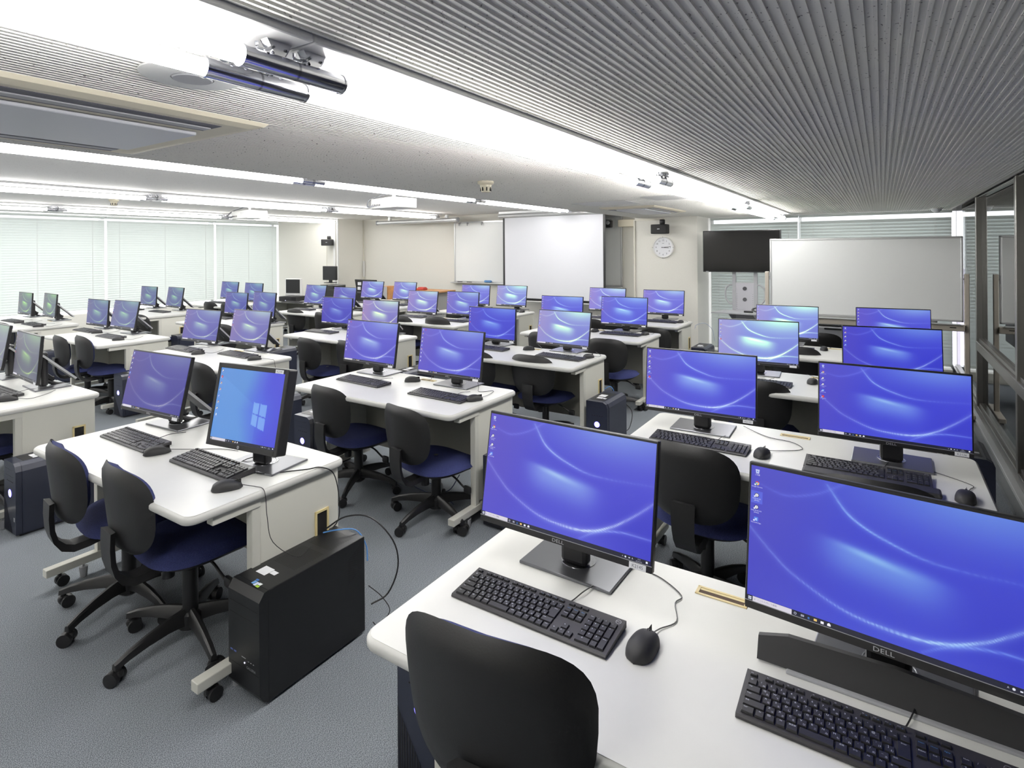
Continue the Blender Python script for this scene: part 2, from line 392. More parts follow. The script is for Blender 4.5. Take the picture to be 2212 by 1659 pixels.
def arc(C,U,V,pts,w,cols,amp):
    P=np.array(pts); t=np.linspace(0,len(P)-1,160); E=np.vstack([2*P[0]-P[1],P,2*P[-1]-P[-2]])
    Q=[];A=[]
    for tt in t:
        i=min(int(tt),len(P)-2); f=tt-i; a,b_,c,d=E[i],E[i+1],E[i+2],E[i+3]
        Q.append(.5*((2*b_)+(c-a)*f+(2*a-5*b_+4*c-d)*f*f+(3*b_-a-3*c+d)*f**3)); A.append(np.interp(tt,range(len(amp)),amp))
    Q=np.array(Q);A=np.array(A); best=np.full(U.shape,9.);am=np.zeros(U.shape)
    for q,a in zip(Q,A):
        d=((U-q[0])*1.78)**2+(V-q[1])**2; mk=d<best; best[mk]=d[mk]; am[mk]=a
    d=np.sqrt(best); k=(np.exp(-(d/w)**2)+.35*np.exp(-(d/(w*4))**2))*am
    return C+(np.array(cols)/255.-C)*np.clip(k,0,1)[...,None]
def wall_blue(U,V):
    base=np.array([62,66,206.])/255; C=np.ones(U.shape+(3,))*base
    def mixin(col,k): 
        nonlocal C; C=C+(np.array(col)/255.-C)*np.clip(k,0,1)[...,None]
    mixin((80,72,192),.8*sm(1-U*2.2)*sm(1.1-V*.5)); mixin((52,56,192),.8*sm((U-.6)*2.2)*sm((V-.35)*2))
    mixin((112,146,228),.85*np.exp(-(((U-.8)/.38)**2+((V+.06)/.26)**2))); mixin((86,100,222),.5*np.exp(-(((U-.5)/.3)**2+((V-1.08)/.22)**2)))
    xc=U-.49; yc=V-(.47+.22*xc+.15*xc*xc)      # the bright lens in the middle
    up_=np.where(yc<0,np.exp(-(yc/.045)**2),np.exp(-(yc/.17)**2)); mixin((118,152,232),.85*np.exp(-(xc/.2)**4)*up_)
    mixin((150,190,240),.8*np.exp(-((U-.455)/.1)**2)*np.exp(-((V-.455-.35*(U-.455))/.022)**2))
    C=arc(C,U,V,[(.30,.03),(.39,.22),(.54,.335),(.70,.385),(1.0,.36)],.006,(150,185,245),[.35,.75,.6,.25,.1])
    C=arc(C,U,V,[(.0,.46),(.10,.62),(.19,.73),(.37,.855),(.55,.885),(.68,.86),(.80,.77),(.92,.62),(1.02,.47)],.007,(185,215,255),[.2,.25,.3,.5,.75,1,.7,.45,.3])
    C=arc(C,U,V,[(.62,.95),(.72,.85),(.85,.80),(1.0,.80)],.006,(140,170,250),[.2,.6,.5,.3])
    C=arc(C,U,V,[(.02,.12),(.14,.17),(.26,.11),(.36,.0)],.006,(120,130,235),[.1,.35,.4,.3])
    return C
def wall_win(U,V):
    C=np.ones(U.shape+(3,))*np.array([84,140,212])/255
    def mixin(col,k):
        nonlocal C; C=C+(np.array(col)/255.-C)*np.clip(k,0,1)[...,None]
    mixin((66,70,212),sm((U-.32-.25*np.abs(V-.55))*2.3)); mixin((70,120,225),.5*np.exp(-(((U-.68)/.2)**2+((V-.55)/.3)**2)))
    ray=((V>.08+.62*U)&(U<.66)); mixin((100,156,226),.28*ray*sm(1.2-U))
    px=(U-.60)/.20; py=(V-(.42+.02*px))/(.30+.04*px)
    ins=(px>0)&(px<1)&(py>0)&(py<1)&(np.abs(px-.46)>.03)&(np.abs(py-.5)>.025); mixin((128,178,238),.75*ins)
    return C
SW,SH=.527,.2965
ME_BLUE=vgrid(176,99,SW,SH,wall_blue); ME_WIN=vgrid(128,102,.376,.301,wall_win)
L=lambda *c: lin(c)
def disc(b,x,z,r,col,n=14,y=0,a0=0,a1=2*PI):
    vs=[(x,y,z)]+[(x+r*math.cos(a0+(a1-a0)*i/n),y,z+r*math.sin(a0+(a1-a0)*i/n)) for i in range(n+1)]
    b.add(vs,[[0,i+1,i+2] for i in range(n)],col)
def quad(b,x0,x1,z0,z1,col,y=0): b.add([(x0,y,z0),(x1,y,z0),(x1,y,z1),(x0,y,z1)],[[0,1,2,3]],col)
TX=Matrix.Rotation(PI/2,4,'X')
def icons(w,h,kinds,caps=False,second=False):
    b=MB(); x=-w/2+.014; r=.0045
    for i,k in enumerate(kinds):
        z=h/2-.012-i*.0265; y=-.0004
        if caps=='sel' and i==2: quad(b,x-.0125,x+.0125,z-.018,z+.009,L(84,96,214),-.0002)
        if k=='bin':
            b.add([(x-r*.7,y,z-r),(x+r*.7,y,z-r),(x+r,y,z+r),(x-r,y,z+r)],[[0,1,2,3]],L(190,200,235)); quad(b,x-r*.3,x+r*.3,z-r*.4,z+r*.4,L(120,140,215),y-.0002)
        elif k=='chrome':
            for a,c in((PI/6,(205,50,50)),(PI*5/6,(70,150,80)),(PI*3/2,(240,190,70))): disc(b,x,z,r,L(*c),8,y,a,a+2*PI/3)
            disc(b,x,z,r*.52,L(235,235,245),10,y-.0002); disc(b,x,z,r*.38,L(90,140,225),10,y-.0003)
        elif k=='unity':
            disc(b,x,z,r*1.05,L(16,16,30),12,y); disc(b,x,z,r*.85,L(235,235,245),6,y-.0002)
            for a in(PI/2,PI*7/6,PI*11/6):
                dx,dz=math.cos(a)*r*.85,math.sin(a)*r*.85; b.add([(x-dz*.1,y-.0003,z+dx*.1),(x+dz*.1,y-.0003,z-dx*.1),(x+dx,y-.0003,z+dz)],[[0,1,2]],L(20,20,36))
        elif k=='edge':
            quad(b,x-r,x+r,z-r,z+r,L(80,130,225),y); b.text('e',x,y-.0003,z+.0004,.0105,TX,L(235,240,255))
        elif k=='pdf':
            quad(b,x-r,x+r,z-r,z+r,L(200,30,40),y); disc(b,x,z,r*.4,L(240,220,225),3,y-.0002)
        elif k=='file': quad(b,x-r*.6,x+r*.6,z-r,z+r,L(225,228,240),y)
        if k!='bin' and k!='file': quad(b,x-r*1.35,x-r*.6,z-r*1.1,z-r*.35,L(225,228,245),y-.0004)
        if not caps: quad(b,x-.008,x+.008,z-.0085,z-.0072,L(140,145,220),y)
    if caps:
        for i,k in enumerate(kinds):
            z=h/2-.012-i*.0265
            for j,s in enumerate({'bin':['ごみ箱'],'chrome':['Google Chrome'],'unity':['Unity 5.6.1f1' if i==2 else 'Unity 2018.3.7f1','(64-bit)'],'edge':['Microsoft Edge'],'pdf':['Acrobat Reader','DC']}[k]):
                b.text(s,x,-.0006,z-.0078-j*.0042,.0036,TX,L(225,228,245))
    if second:
        quad(b,x+.018,x+.025,h/2-.016,h/2-.008,L(200,40,60),-.0004)
    return b.mesh('desktop_icons',M_ICON)
IC5=['bin','chrome','unity','unity','edge']; IC6=IC5+['pdf']
ME_IC_FAR=icons(SW,SH,IC6); ME_IC_5=icons(SW,SH,IC5); ME_IC_CAP=icons(SW,SH,IC5,True); ME_IC_SEL=icons(SW,SH,IC5,'sel'); ME_IC_LONG=icons(SW,SH,['bin','chrome','unity','unity','edge','chrome','file','file','file'],False,True)
ME_IC_CAP6=icons(SW,SH,IC6,True)
ME_IC_HP=icons(.376,.301,['unity','pdf','chrome','chrome','edge','chrome','unity','file'])
def taskbar(w,near):
    b=MB(); H=.0112; quad(b,-w/2,w/2,0,H,L(20,22,44)); y=-.0003
    s=.0034
    for a in(-1,1):
        for c in(-1,1): quad(b,-w/2+.0065+a*.0018-.0014,-w/2+.0065+a*.0018+.0014,H/2+c*.0018-.0014,H/2+c*.0018+.0014,L(230,235,250),y)
    quad(b,-w/2+.0125,-w/2+.094,.0004,H-.0004,L(214,210,222),y)
    X=-w/2+.094
    disc(b,X+.007,H/2,.0026,L(210,214,235),10,y); disc(b,X+.007,H/2,.0018,L(20,22,44),10,y-.0001)
    for q in range(3): quad(b,X+.0185+q*.0022,X+.020+q*.0022,H/2-.002,H/2+.002,L(190,195,215),y)
    b.text('e',X+.0335,y,H/2,.0095,TX,L(60,140,235)); quad(b,X+.0435,X+.0495,H/2-.0022,H/2+.0022,L(235,200,110),y)
    quad(b,X+.0565,X+.0625,H/2-.003,H/2+.002,L(240,240,248),y); b.add([(X+.069,y,H/2-.0028),(X+.0755,y,H/2-.0028),(X+.0755,y,H/2+.001),(X+.07225,y,H/2+.0035),(X+.069,y,H/2+.001)],[[0,1,2,3,4]],L(240,240,248))
    R=w/2
    b.text('^',R-.074,y,H/2-.001,.007,TX,L(225,228,240)); disc(b,R-.066,H/2,.0024,L(225,228,240),8,y)
    quad(b,R-.0575,R-.0535,H/2-.0012,H/2+.0012,L(225,228,240),y); b.text('A',R-.047,y,H/2,.0058,TX,L(225,228,240))
    if near: b.text('15:15',R-.0295,y,H/2+.0024,.0036,TX,L(210,214,230)); b.text('2019/12/16',R-.0295,y,H/2-.0026,.0036,TX,L(210,214,230)); b.text('ここに入力して検索',-w/2+.0225,y-.0001,H/2,.0046,TX,L(110,110,130),'LEFT'); b.text('ρ',-w/2+.017,y-.0001,H/2,.005,TX,L(90,90,110))
    else: quad(b,R-.036,R-.023,H/2-.0028,H/2-.0012,L(150,155,180),y); quad(b,R-.033,R-.026,H/2+.001,H/2+.0024,L(150,155,180),y)
    quad(b,R-.0115,R-.0065,H/2-.0018,H/2+.0028,L(235,238,248),y)
    return b.mesh('taskbar',M_ICON)
ME_TB=taskbar(SW,False); ME_TBN=taskbar(SW,True); ME_TBH=taskbar(.376,False)
# ---------------- monitors ----------------
b=MB(); w,h=.538,.322
b.box(0,.009,0,w,.018,h,.003); b.box(0,.032,.0,.33,.034,.2,.012,3)
b.bb(-w/2+.002,w/2-.002,-.0016,0,-h/2+.001,-h/2+.0175); ME_CASE=b.mesh('housing',M_MON)
b=MB(); b.bb(-w/2+.001,w/2-.001,-.0022,-.0016,-h/2+.0168,-h/2+.0182); ME_SEAM=b.mesh('bezel_line',M_GREYP)
b=MB(); b.text('DELL',0,0,0,.0125,TX@Matrix.Scale(1.35,4,(1,0,0))); ME_DELL=b.mesh('logo',M_LOGO)
b=MB(); b.bb(-.0225,.0225,-.0006,0,-.0075,.0075); ME_LBL=b.mesh('asset_label',M_WHITE)
def ink(t):
    b=MB(); b.text(t,0,-.001,-.0002,.0115,TX); return b.mesh('label_text',M_INK)
b=MB(); b.box(0,0,.0045,.29,.2,.009,.003); ME_BASE=b.mesh('stand_base',M_STAND)
b=MB(); b.lathe([(.052,.009),(.052,.0105),(.0495,.0105),(.0495,.009)],32); ME_RING=b.mesh('swivel_ring',M_CHR,True)
b=MB(); b.bb(-.042,.042,-.028,.012,.009,.24,.012); b.bb(-.036,.036,-.055,-.02,.13,.235,.008); ME_POST=b.mesh('stand_column',M_STANDB)
b=MB()
for i in range(5): b.bb(-.045+i*.017-.004,-.045+i*.017+.004,0,.004,-.0012,0)
ME_BTN=b.mesh('buttons',M_MON)
b=MB(); T=tf((0,.155,.155),math.radians(-45)); b.box(0,0,0,.1,.27,.012,.003,T=tf((0,0,0),math.radians(-45)),); 
for v in b.v: v.y+=.13; v.z+=.15
b.tube([(0,.03,.14),(0,.09,.075),(0,.11,.07)],.016,8); b.tube([(0,.05,.07),(0,.12,.03),(0,.165,.02)],.013,8); ME_ARM=b.mesh('rear_bracket',M_BLK)
b=MB()
for s in(-.0507,.0507): b.box(s,0,0,.0018,.27,.0135,T=tf((0,0,0),math.radians(-45)))
for v in b.v: v.y+=.13; v.z+=.15
ME_ARME=b.mesh('bracket_edge',M_ALU)
MON={'A1L':(-0.756,1.423,0.964,-1.0,10.7),'A1R':(0.000,1.392,0.958,-4.8,9.1),'A2L':(-0.770,2.896,0.947,1.8,5.6),'A2R':(0.028,2.857,0.956,-0.6,5.4),'A3L':(-0.756,4.412,0.942,4.4,6.1),'A3R':(0.046,4.337,0.952,7.5,5.7),'A4L':(-0.763,5.97,0.913,1.3,6.0),'A4R':(0.075,5.851,0.937,5.8,5.8),'B1L':(-3.234,1.517,0.927,3.9,12.7),'B1R':(-2.242,1.412,0.967,8.1,11.8),'B2L':(-3.202,3.002,0.938,-0.3,9.1),'B2R':(-2.442,3.000,0.929,0.1,9.4),'B3L':(-3.159,4.516,0.907,1.7,4.0),'B3R':(-2.401,4.550,0.912,-2.4,10.6),'B4L':(-3.083,5.805,0.929,-0.4,5.8),'B4R':(-2.408,6.000,0.930,1.3,6.1),'B5L':(-3.163,7.281,0.931,-1.7,8.3),'B5R':(-2.380,7.280,0.926,0.7,7.7),'C1R':(-4.925,1.486,0.915,-3.5,5.0),'C1L':(-5.561,1.486,0.943,-1.8,9.4),'C2L':(-5.70,3.105,0.89,5.7,11.1),'C2R':(-4.92,3.13,0.92,2.8,10.6),'C3L':(-5.387,4.529,0.917,-1.3,3.9),'C3R':(-4.638,4.489,0.918,1.2,5.8),'C4L':(-5.50,6.15,0.887,1.4,8.4),'C4R':(-4.704,6.051,0.908,-0.7,4.8),'C5L':(-5.45,7.35,0.907,2.0,6.0),'C5R':(-4.76,7.34,0.918,0.5,8.7),'D2L':(-8.05,3.12,0.894,1.0,4.2),'D2R':(-7.249,3.076,0.917,2.1,10.7),'D3L':(-7.75,4.72,0.885,-0.1,5.8),'D3R':(-6.711,4.468,0.940,-4.9,5.8),'D4L':(-7.70,6.04,0.92,-3.6,11.4),'D4R':(-7.04,6.07,0.901,-2.7,8.0),'D5L':(-7.78,7.35,0.914,0.6,10.1),'D5R':(-6.93,7.29,0.923,-2.3,10.2),'E2L':(-10.455,3.141,0.896,-1.0,3.0),'E2R':(-9.591,3.149,0.909,-4.1,4.6),'E3L':(-10.20,4.69,0.903,-1.1,4.5),'E3R':(-9.43,4.72,0.909,-3.9,8.8),'E4L':(-10.182,6.076,0.912,-0.3,7.6),'E4R':(-8.988,5.788,0.932,-2.4,5.8)}
# window-reflection wash and viewing-angle fading painted in per screen, multiplying the picture
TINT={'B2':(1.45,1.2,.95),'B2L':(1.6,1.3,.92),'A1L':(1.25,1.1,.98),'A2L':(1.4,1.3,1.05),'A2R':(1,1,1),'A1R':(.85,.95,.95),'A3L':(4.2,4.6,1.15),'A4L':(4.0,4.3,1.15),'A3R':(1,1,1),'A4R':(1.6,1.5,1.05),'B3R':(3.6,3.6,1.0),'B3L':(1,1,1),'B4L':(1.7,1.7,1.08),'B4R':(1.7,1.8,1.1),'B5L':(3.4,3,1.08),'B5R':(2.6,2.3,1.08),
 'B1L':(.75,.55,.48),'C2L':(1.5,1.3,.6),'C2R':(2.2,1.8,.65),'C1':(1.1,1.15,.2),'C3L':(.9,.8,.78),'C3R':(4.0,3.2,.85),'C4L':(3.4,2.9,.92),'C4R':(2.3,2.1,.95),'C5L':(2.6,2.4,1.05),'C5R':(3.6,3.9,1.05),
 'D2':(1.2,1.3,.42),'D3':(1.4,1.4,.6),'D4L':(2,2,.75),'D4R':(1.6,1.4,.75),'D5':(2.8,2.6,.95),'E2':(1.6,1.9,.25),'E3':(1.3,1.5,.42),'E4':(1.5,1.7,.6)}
def screen_words(k):
    return {'A3L':'pale washed-out blue','A4L':'pale blue','B3R':'pale lavender','C3R':'pale purple'}.get(k,'')
NUM={'A1L':'K2145','A2R':'K2136','A2L':'K2133'}
def make_monitor(k):
    X,Y,Z,yaw,tilt=MON[k]; c,r,s=k[0],int(k[1]),k[2]
    a=math.radians(yaw); hp=(k=='B1R')
    arm=(k=='B1L' or c in 'CDE')
    back=.055
    root=empty('monitor',(X-math.sin(a)*back*1.0,Y+math.cos(a)*back,.70),a)
    side='left' if s=='L' else 'right'
    desc={'A1R':'monitor with the largest blue screen, right one on %s','B1R':'square thick-framed monitor with light blue window picture, %s'}.get(k)
    if desc is None:
        sw=screen_words(k); desc=(('%s-screened monitor, '%sw) if sw else 'blue-screened monitor, ')+side+' one on %s'
    tag(root,desc%where(c,r),'monitor','computer monitors')
    base=inst('stand_base',ME_BASE,root,(.0 if not arm else .06,.04 if k!='A1R' else .04,0)); inst('swivel_ring',ME_RING,base,(0,-.0,0))
    inst('stand_column',ME_POST,root,(0 if not arm else .05,.03,0))
    if arm:
        ar=inst('rear_bracket',ME_ARM,root,(.06,-.03,-.02)); inst('bracket_edge',ME_ARME,ar)
    t=math.radians(tilt)
    if hp:
        b=MB(); b.bb(-.205,.205,0,.05,-.172,.172,.006); b.bb(-.14,.14,.05,.085,-.1,.1,.01); hs=b.build('housing',M_MON,root)
        bz=MB(); 
        for x0,x1,z0,z1 in((-.205,-.188,-.172,.172),(.188,.205,-.172,.172),(-.188,.188,.152,.172),(-.188,.188,-.172,-.149)): bz.bb(x0,x1,-.004,.001,z0,z1,.002)
        bz.build('bezel',M_BLKM,hs)
        sc_=inst('screen',ME_WIN,hs,(0,-.0012,.0015)); inst('desktop_icons',ME_IC_HP,hs,(0,-.0016,.0015)); inst('taskbar',ME_TBH,hs,(0,-.0018,-.149))
        g=MB(); g.lathe([(.0065,-.0005),(.0065,.0008)],20); g.build('logo',M_LOGO,hs,loc=(-.01,-.005,-.161),rot=(PI/2,0,0))
        g=MB(); g.text('hp',0,0,0,.009,TX); g.build('logo_text',M_DARK,hs,loc=(-.01,-.0065,-.161))
        inst('asset_label',ME_LBL,hs,(.158,-.005,.160)); g=inst('label_text',ink('K2144'),hs,(.158,-.005,.160))
        sc_.color=(1,1,1,1)
    else:
        hs=inst('housing',ME_CASE,root); inst('bezel_line',ME_SEAM,hs)
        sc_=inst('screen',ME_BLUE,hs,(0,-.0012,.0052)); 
        ic=ME_IC_5 if k in('A4R','A3R') else ME_IC_FAR
        if k=='A1L': ic=ME_IC_CAP
        if k=='A1R': ic=ME_IC_SEL
        if k in('A2L','A2R'): ic=ME_IC_CAP6
        if k in('B2L','B2R'): ic=ME_IC_LONG
        inst('desktop_icons',ic,hs,(0,-.0016,.0052))
        inst('taskbar',ME_TBN if k in('A1L','A1R','A2L','A2R') else ME_TB,hs,(0,-.0018,.0052-SH/2))
        inst('logo',ME_DELL,hs,(-.0,-.0024,-h/2+.0085)); inst('buttons',ME_BTN,hs,(w/2-.05,.004,-h/2))
        if k!='A1R':
            inst('asset_label',ME_LBL,hs,(w/2-.038,-.0022,-h/2+.0085))
            if k in NUM: inst('label_text',ink(NUM[k]),hs,(w/2-.038,-.0022,-h/2+.0085))
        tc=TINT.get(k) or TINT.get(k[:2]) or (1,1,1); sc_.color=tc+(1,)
    hs.location=(0,-back,Z-.70); hs.rotation_euler=(-t,0,0)
    return root
for k in MON: make_monitor(k)
# ---------------- keyboards ----------------
U=.0186
def keylist():
    K=[]   # x(u) row y(u from front) w d legend sub
    y0=5.35
    K.append((0,y0,.85,.5,'Esc',''))
    for i in range(12):
        x=1.55+i*1.03+(i//4)*.42; K.append((x,y0,.95,.5,'F%d'%(i+1),''))
    for i in range(3): K.append((15.3+i*1.02,y0,.95,.5,'◂' if 0 else '',''))
    nums=[('半',''),('1','ぬ'),('2','ふ'),('3','あ'),('4','う'),('5','え'),('6','お'),('7','や'),('8','ゆ'),('9','よ'),('0','わ'),('-','ほ'),('^','へ'),('¥','ー'),('BS','')]
    for i,(a,s) in enumerate(nums): K.append((i,4,1,1,a,s))
    K.append((0,3,1.5,1,'Tab',''))
    for i,(a,s) in enumerate(zip('QWERTYUIOP@[','たていすかんなにらせ゛゜')): K.append((1.5+i,3,1,1,a,s))
    K.append((13.75,2,1.25,2,'Enter',''))
    K.append((0,2,1.75,1,'Caps',''))
    for i,(a,s) in enumerate(zip('ASDFGHJKL;:]','ちとしはきくまのりれけむ')): K.append((1.75+i,2,.98,1,a,s))
    K.append((0,1,2.25,1,'Shift',''))
    for i,(a,s) in enumerate(zip('ZXCVBNM,./_','つさそひこみもねるめろ')): K.append((2.25+i,1,1,1,a,s))
    K.append((13.25,1,1.75,1,'Shift',''))
    x=0
    for wd,a in((1.35,'Ctrl'),(1,'Fn'),(1,'田'),(1,'Alt'),(1.15,'無変換'),(3.2,''),(1.15,'変換'),(1.15,'かな'),(1,'Alt'),(1,'Fn'),(1,'≡'),(1,'Ctrl')): K.append((x,0,wd,1,a,'')); x+=wd
    for i,a in enumerate(('Insert','Home','PgUp')): K.append((15.3+i*1.02,4.0,1,1,a,'#'))
    for i,a in enumerate(('Delete','End','PgDn')): K.append((15.3+i*1.02,3.0,1,1,a,''))
    K.append((16.32,1,1,1,'↑','')); 
    for i,a in enumerate('←↓→'): K.append((15.3+i*1.02,0,1,1,a,''))
    X=18.75
    for i,a in enumerate(('Num','/','*','-')): K.append((X+i,4,1,1,a,''))
    for j,rw in enumerate(('789','456','123')):
        for i,a in enumerate(rw): K.append((X+i,3-j,1,1,a,''))
    K.append((X+3,2,1,2,'+','')); K.append((X+3,0,1,2,'Enter','')); K.append((X,0,2,1,'0','')); K.append((X+2,0,1,1,'.',''))
    return K
KL=keylist(); KX0=-.2125; KY0=-.0555; KW=.442; KD=.127
def deck(x,y): return (KX0+x*U,KY0+y*U)
def key_mesh(wd,dp,cache={},Hk=.0045):
    k=(wd,dp,Hk)
    if k in cache: return cache[k]
    a,c=wd*U/2-.0008,dp*U/2-.0008; t=.0016; vs=[]
    for z,i in((0,0),(Hk*.75,t*.6),(Hk,t)):
        vs+=[(-a+i,-c+i,z),(a-i,-c+i,z),(a-i,c-i,z),(-a+i,c-i,z)]
    fs=[]
    for q in(0,4):
        for j in range(4): fs.append([q+j,q+(j+1)%4,q+4+(j+1)%4,q+4+j])
    fs+=[[8,9,10,11]]; m_=MB().add(vs,fs); cache[k]=m_.mesh('key',M_KEY); cache[k]['g']=0; _kg[k]=(vs,fs); return cache[k]
_kg={}
TILT=math.radians(4.6)
def kbody():
    b=MB(); y0,y1=-KD/2,KD/2; hf,hr=.0095,.0195
    b.prism([(y0,.002),(y1,.004),(y1,hr),(y1-.002,hr+.0008),(y0+.003,hf+.0006),(y0,hf-.003)],'x',-KW/2+.001,KW/2-.001)
    return b.mesh('case',M_KBD)
ME_KB=kbody()
def deckT(x,y,z=.0): # point on the tilted top deck
    return Vector((x,y,.0145+y*math.tan(TILT)+z+.0006))
b=MB()
for (x,y,wd,dp,a,s) in KL:
    key_mesh(wd,dp); vs,fs=_kg[(wd,dp,.0045)]; px,py=deck(x+wd/2,y+dp/2); p=deckT(px,py); b.add(vs,fs,None,tf(p,TILT))
ME_KEYS=b.mesh('keys',M_KEY)
def legends():
    w_=MB(); bl=MB()
    for (x,y,wd,dp,a,s) in KL:
        px,py=deck(x+wd/2,y+dp/2); long_=len(a)>1
        if dp==.5:
            p=deckT(px-.003,py+.001,.0047); w_.text(a,p.x,p.y,p.z,.0034,tf((0,0,0),TILT))
            continue
        tgt=bl if s=='#' else w_
        if a:
            sz=.0040 if long_ else .0062
            q=(px-(.0025 if not long_ else 0), py+(dp*U/2-.0062))
            if wd>1.3 and long_: q=(px-wd*U/2+.008,q[1])
            p=deckT(q[0],q[1],.0048); tgt.text(a,p.x,p.y,p.z,sz,tf((0,0,0),TILT))
        if s and s!='#':
            p=deckT(px+.0032,py-.0042,.0048); w_.text(s,p.x,p.y,p.z,.0052,tf((0,0,0),TILT))
    for i in(8,9,10,11):
        x=1.55+i*1.03+(i//4)*.42; px,py=deck(x+.6,5.6); p=deckT(px,py-.0008,.0047); bl.text('»' if i>8 else 'o',p.x,p.y,p.z,.0045,tf((0,0,0),TILT))
    return w_.mesh('key_legends',M_LEG),bl.mesh('blue_key_legends',M_LEGB)
ME_LEGW,ME_LEGBL=legends()
b=MB(); b.lathe([(.0068,0),(.0068,.0003),(.0060,.0003),(.0060,0)],20); b.text('DELL',0,0,.0003,.0042); ME_KLOGO=b.mesh('logo',M_LOGO)
def cable_pts(p0,p1,sag=.03,n=5,z=.703,seed=0):
    rnd=random.Random(seed); P=[]
    for i in range(n+1):
        t=i/n; a=Vector(p0).lerp(Vector(p1),t); off=math.sin(t*PI)*sag*(1+.5*rnd.uniform(-1,1))
        d=(Vector(p1)-Vector(p0)).normalized(); P.append((a.x-d.y*off,a.y+d.x*off,z if 0<i<n else a.z))
    return P
def make_keyboard(c,r,s,X,Y,rz=0,near=False,legend=False,h=1.0):
    root=empty('keyboard',(X,Y,.70),rz)
    side='left' if s=='L' else 'right'
    tag(root,('black keyboard before the %s monitor, %s'%(side,where(c,r))),'keyboard','black wired keyboards')
    inst('case',ME_KB,root)
    if near:
        for (x,y,wd,dp,a,_) in KL:
            px,py=deck(x+wd/2,y+dp/2); inst('key',key_mesh(wd,dp),root,deckT(px,py),(TILT,0,0))
    else: inst('keys',ME_KEYS,root)
    if legend:
        inst('key_legends',ME_LEGW,root); inst('blue_key_legends',ME_LEGBL,root)
        inst('logo',ME_KLOGO,root,deckT(.205,.050),(TILT,0,0))
    cb=MB(); cb.tube([(.05,.06,.012),(.06,.085,.004),(.075,.13,.012),(.085,.2,.004)],.0016,5); cb.build('cable',M_BLK,root,True)
    root.scale=(1,1,h)
    return root
KB={'A1L':(-.745,1.248,0),'A1R':(-.027,1.238,0),'A2L':(-.728,2.732,-.01),'A2R':(-.062,2.735,0),'B1L':(-3.07,1.345,0.0),'B1R':(-2.41,1.352,0),'B2L':(-3.06,2.80,-.06),'B2R':(-2.34,2.77,-.04),'B3L':(-3.10,4.35,-.02),'B3R':(-2.30,4.30,-.1),'B4R':(-2.36,5.79,0),'B4L':(-3.06,5.7,0),'C1R':(-4.88,1.33,.0),'C2L':(-5.55,2.86,-.02),'C2R':(-4.82,2.95,-.02),'D2L':(-7.9,2.95,0),'D2R':(-7.08,2.87,0),'E2L':(-9.95,2.85,0),'E2R':(-9.2,2.85,0)}
for k,(X,Y,Z,yaw,tl) in MON.items():
    x,y,rz=KB.get(k,(X+.03,Y-.24,0))
    make_keyboard(k[0],int(k[1]),k[2],x,y,rz,near=k in('A1L','A1R','B1L','B1R','A2L','A2R'),legend=k in('A1L','A1R','A2L','A2R','B1L','B1R'),h=1.35 if k=='B1R' else 1)
# ---------------- mice ----------------
def mouse_mesh():
    n,m_=18,24; vs=[];L2=.056
    for i in range(n+1):
        t=i/n; y=-L2+2*L2*t
        wv=.031*(1-abs(2*t-1)**3.2)**.5*(1+.06*math.cos(PI*t)) if 0<t<1 else .0005
        hh=.034*(math.sin(PI*min(1,.12+.88*t*.98+.0))**.0)*(1-((t-.42)/.62)**2 if t>.42 else 1-((t-.42)/.46)**2*.93)**.6 if 0<t<1 else .002
        for j in range(m_):
            a=2*PI*j/m_; cx,cz=math.cos(a),math.sin(a)
            z=(hh*abs(cz)**.8 if cz>0 else -.0*abs(cz))+.003
            if cz<=0: z=.003-.002*abs(cz)
            vs.append((wv*(abs(cx)**.7)*(1 if cx>0 else -1),y,z))
    fs=[]
    for i in range(n):
        for j in range(m_): k=(j+1)%m_; fs.append([i*m_+j,i*m_+k,(i+1)*m_+k,(i+1)*m_+j])
    fs+=[list(range(m_))[::-1],list(range(n*m_,(n+1)*m_))]
    return MB().add(vs,fs).mesh('body',M_BLKM,True)
ME_MOUSE=mouse_mesh()
b=MB(); b.cyl((-.003,.030,.0245),(.003,.030,.0245),.0085,n=14); ME_WHEEL=b.mesh('scroll_wheel',M_MON,True)
b=MB(); b.bb(-.0005,.0005,.012,.05,.02,.0345); ME_SPLIT=b.mesh('button_gap',M_DARK)
MICE={'A1L':(-.465,1.262,-.05),'A2L':(-.45,2.725,-.1),'A2R':(.25,2.63,-.15),'B1L':(-2.79,1.315,-.5),'B1R':(-2.14,1.262,-.6),'B2L':(-2.78,3.0,-.9),'B2R':(-2.10,2.815,-.5),'B3R':(-2.09,4.42,-.4),'B3L':(-2.73,4.5,-.9),'A3L':(-.40,4.36,-.1),'A4L':(-.44,5.82,0),'B4R':(-2.13,5.97-.06,-.3),'B4L':(-2.69,5.86,-.3),'B5R':(-2.1,7.1,0),'C2L':(-5.19,2.80,-.5),'C2R':(-4.49,2.9,-.5),'D2L':(-7.57,2.93,-.6),'D2R':(-6.76,2.81,-.6),'E2R':(-8.88,2.80,-.6),'E2L':(-9.6,2.82,-.6),'C1R':(-4.60,1.29,-.6),'C5R':(-4.45,7.15,0),'A4R':(.28,5.6,0)}
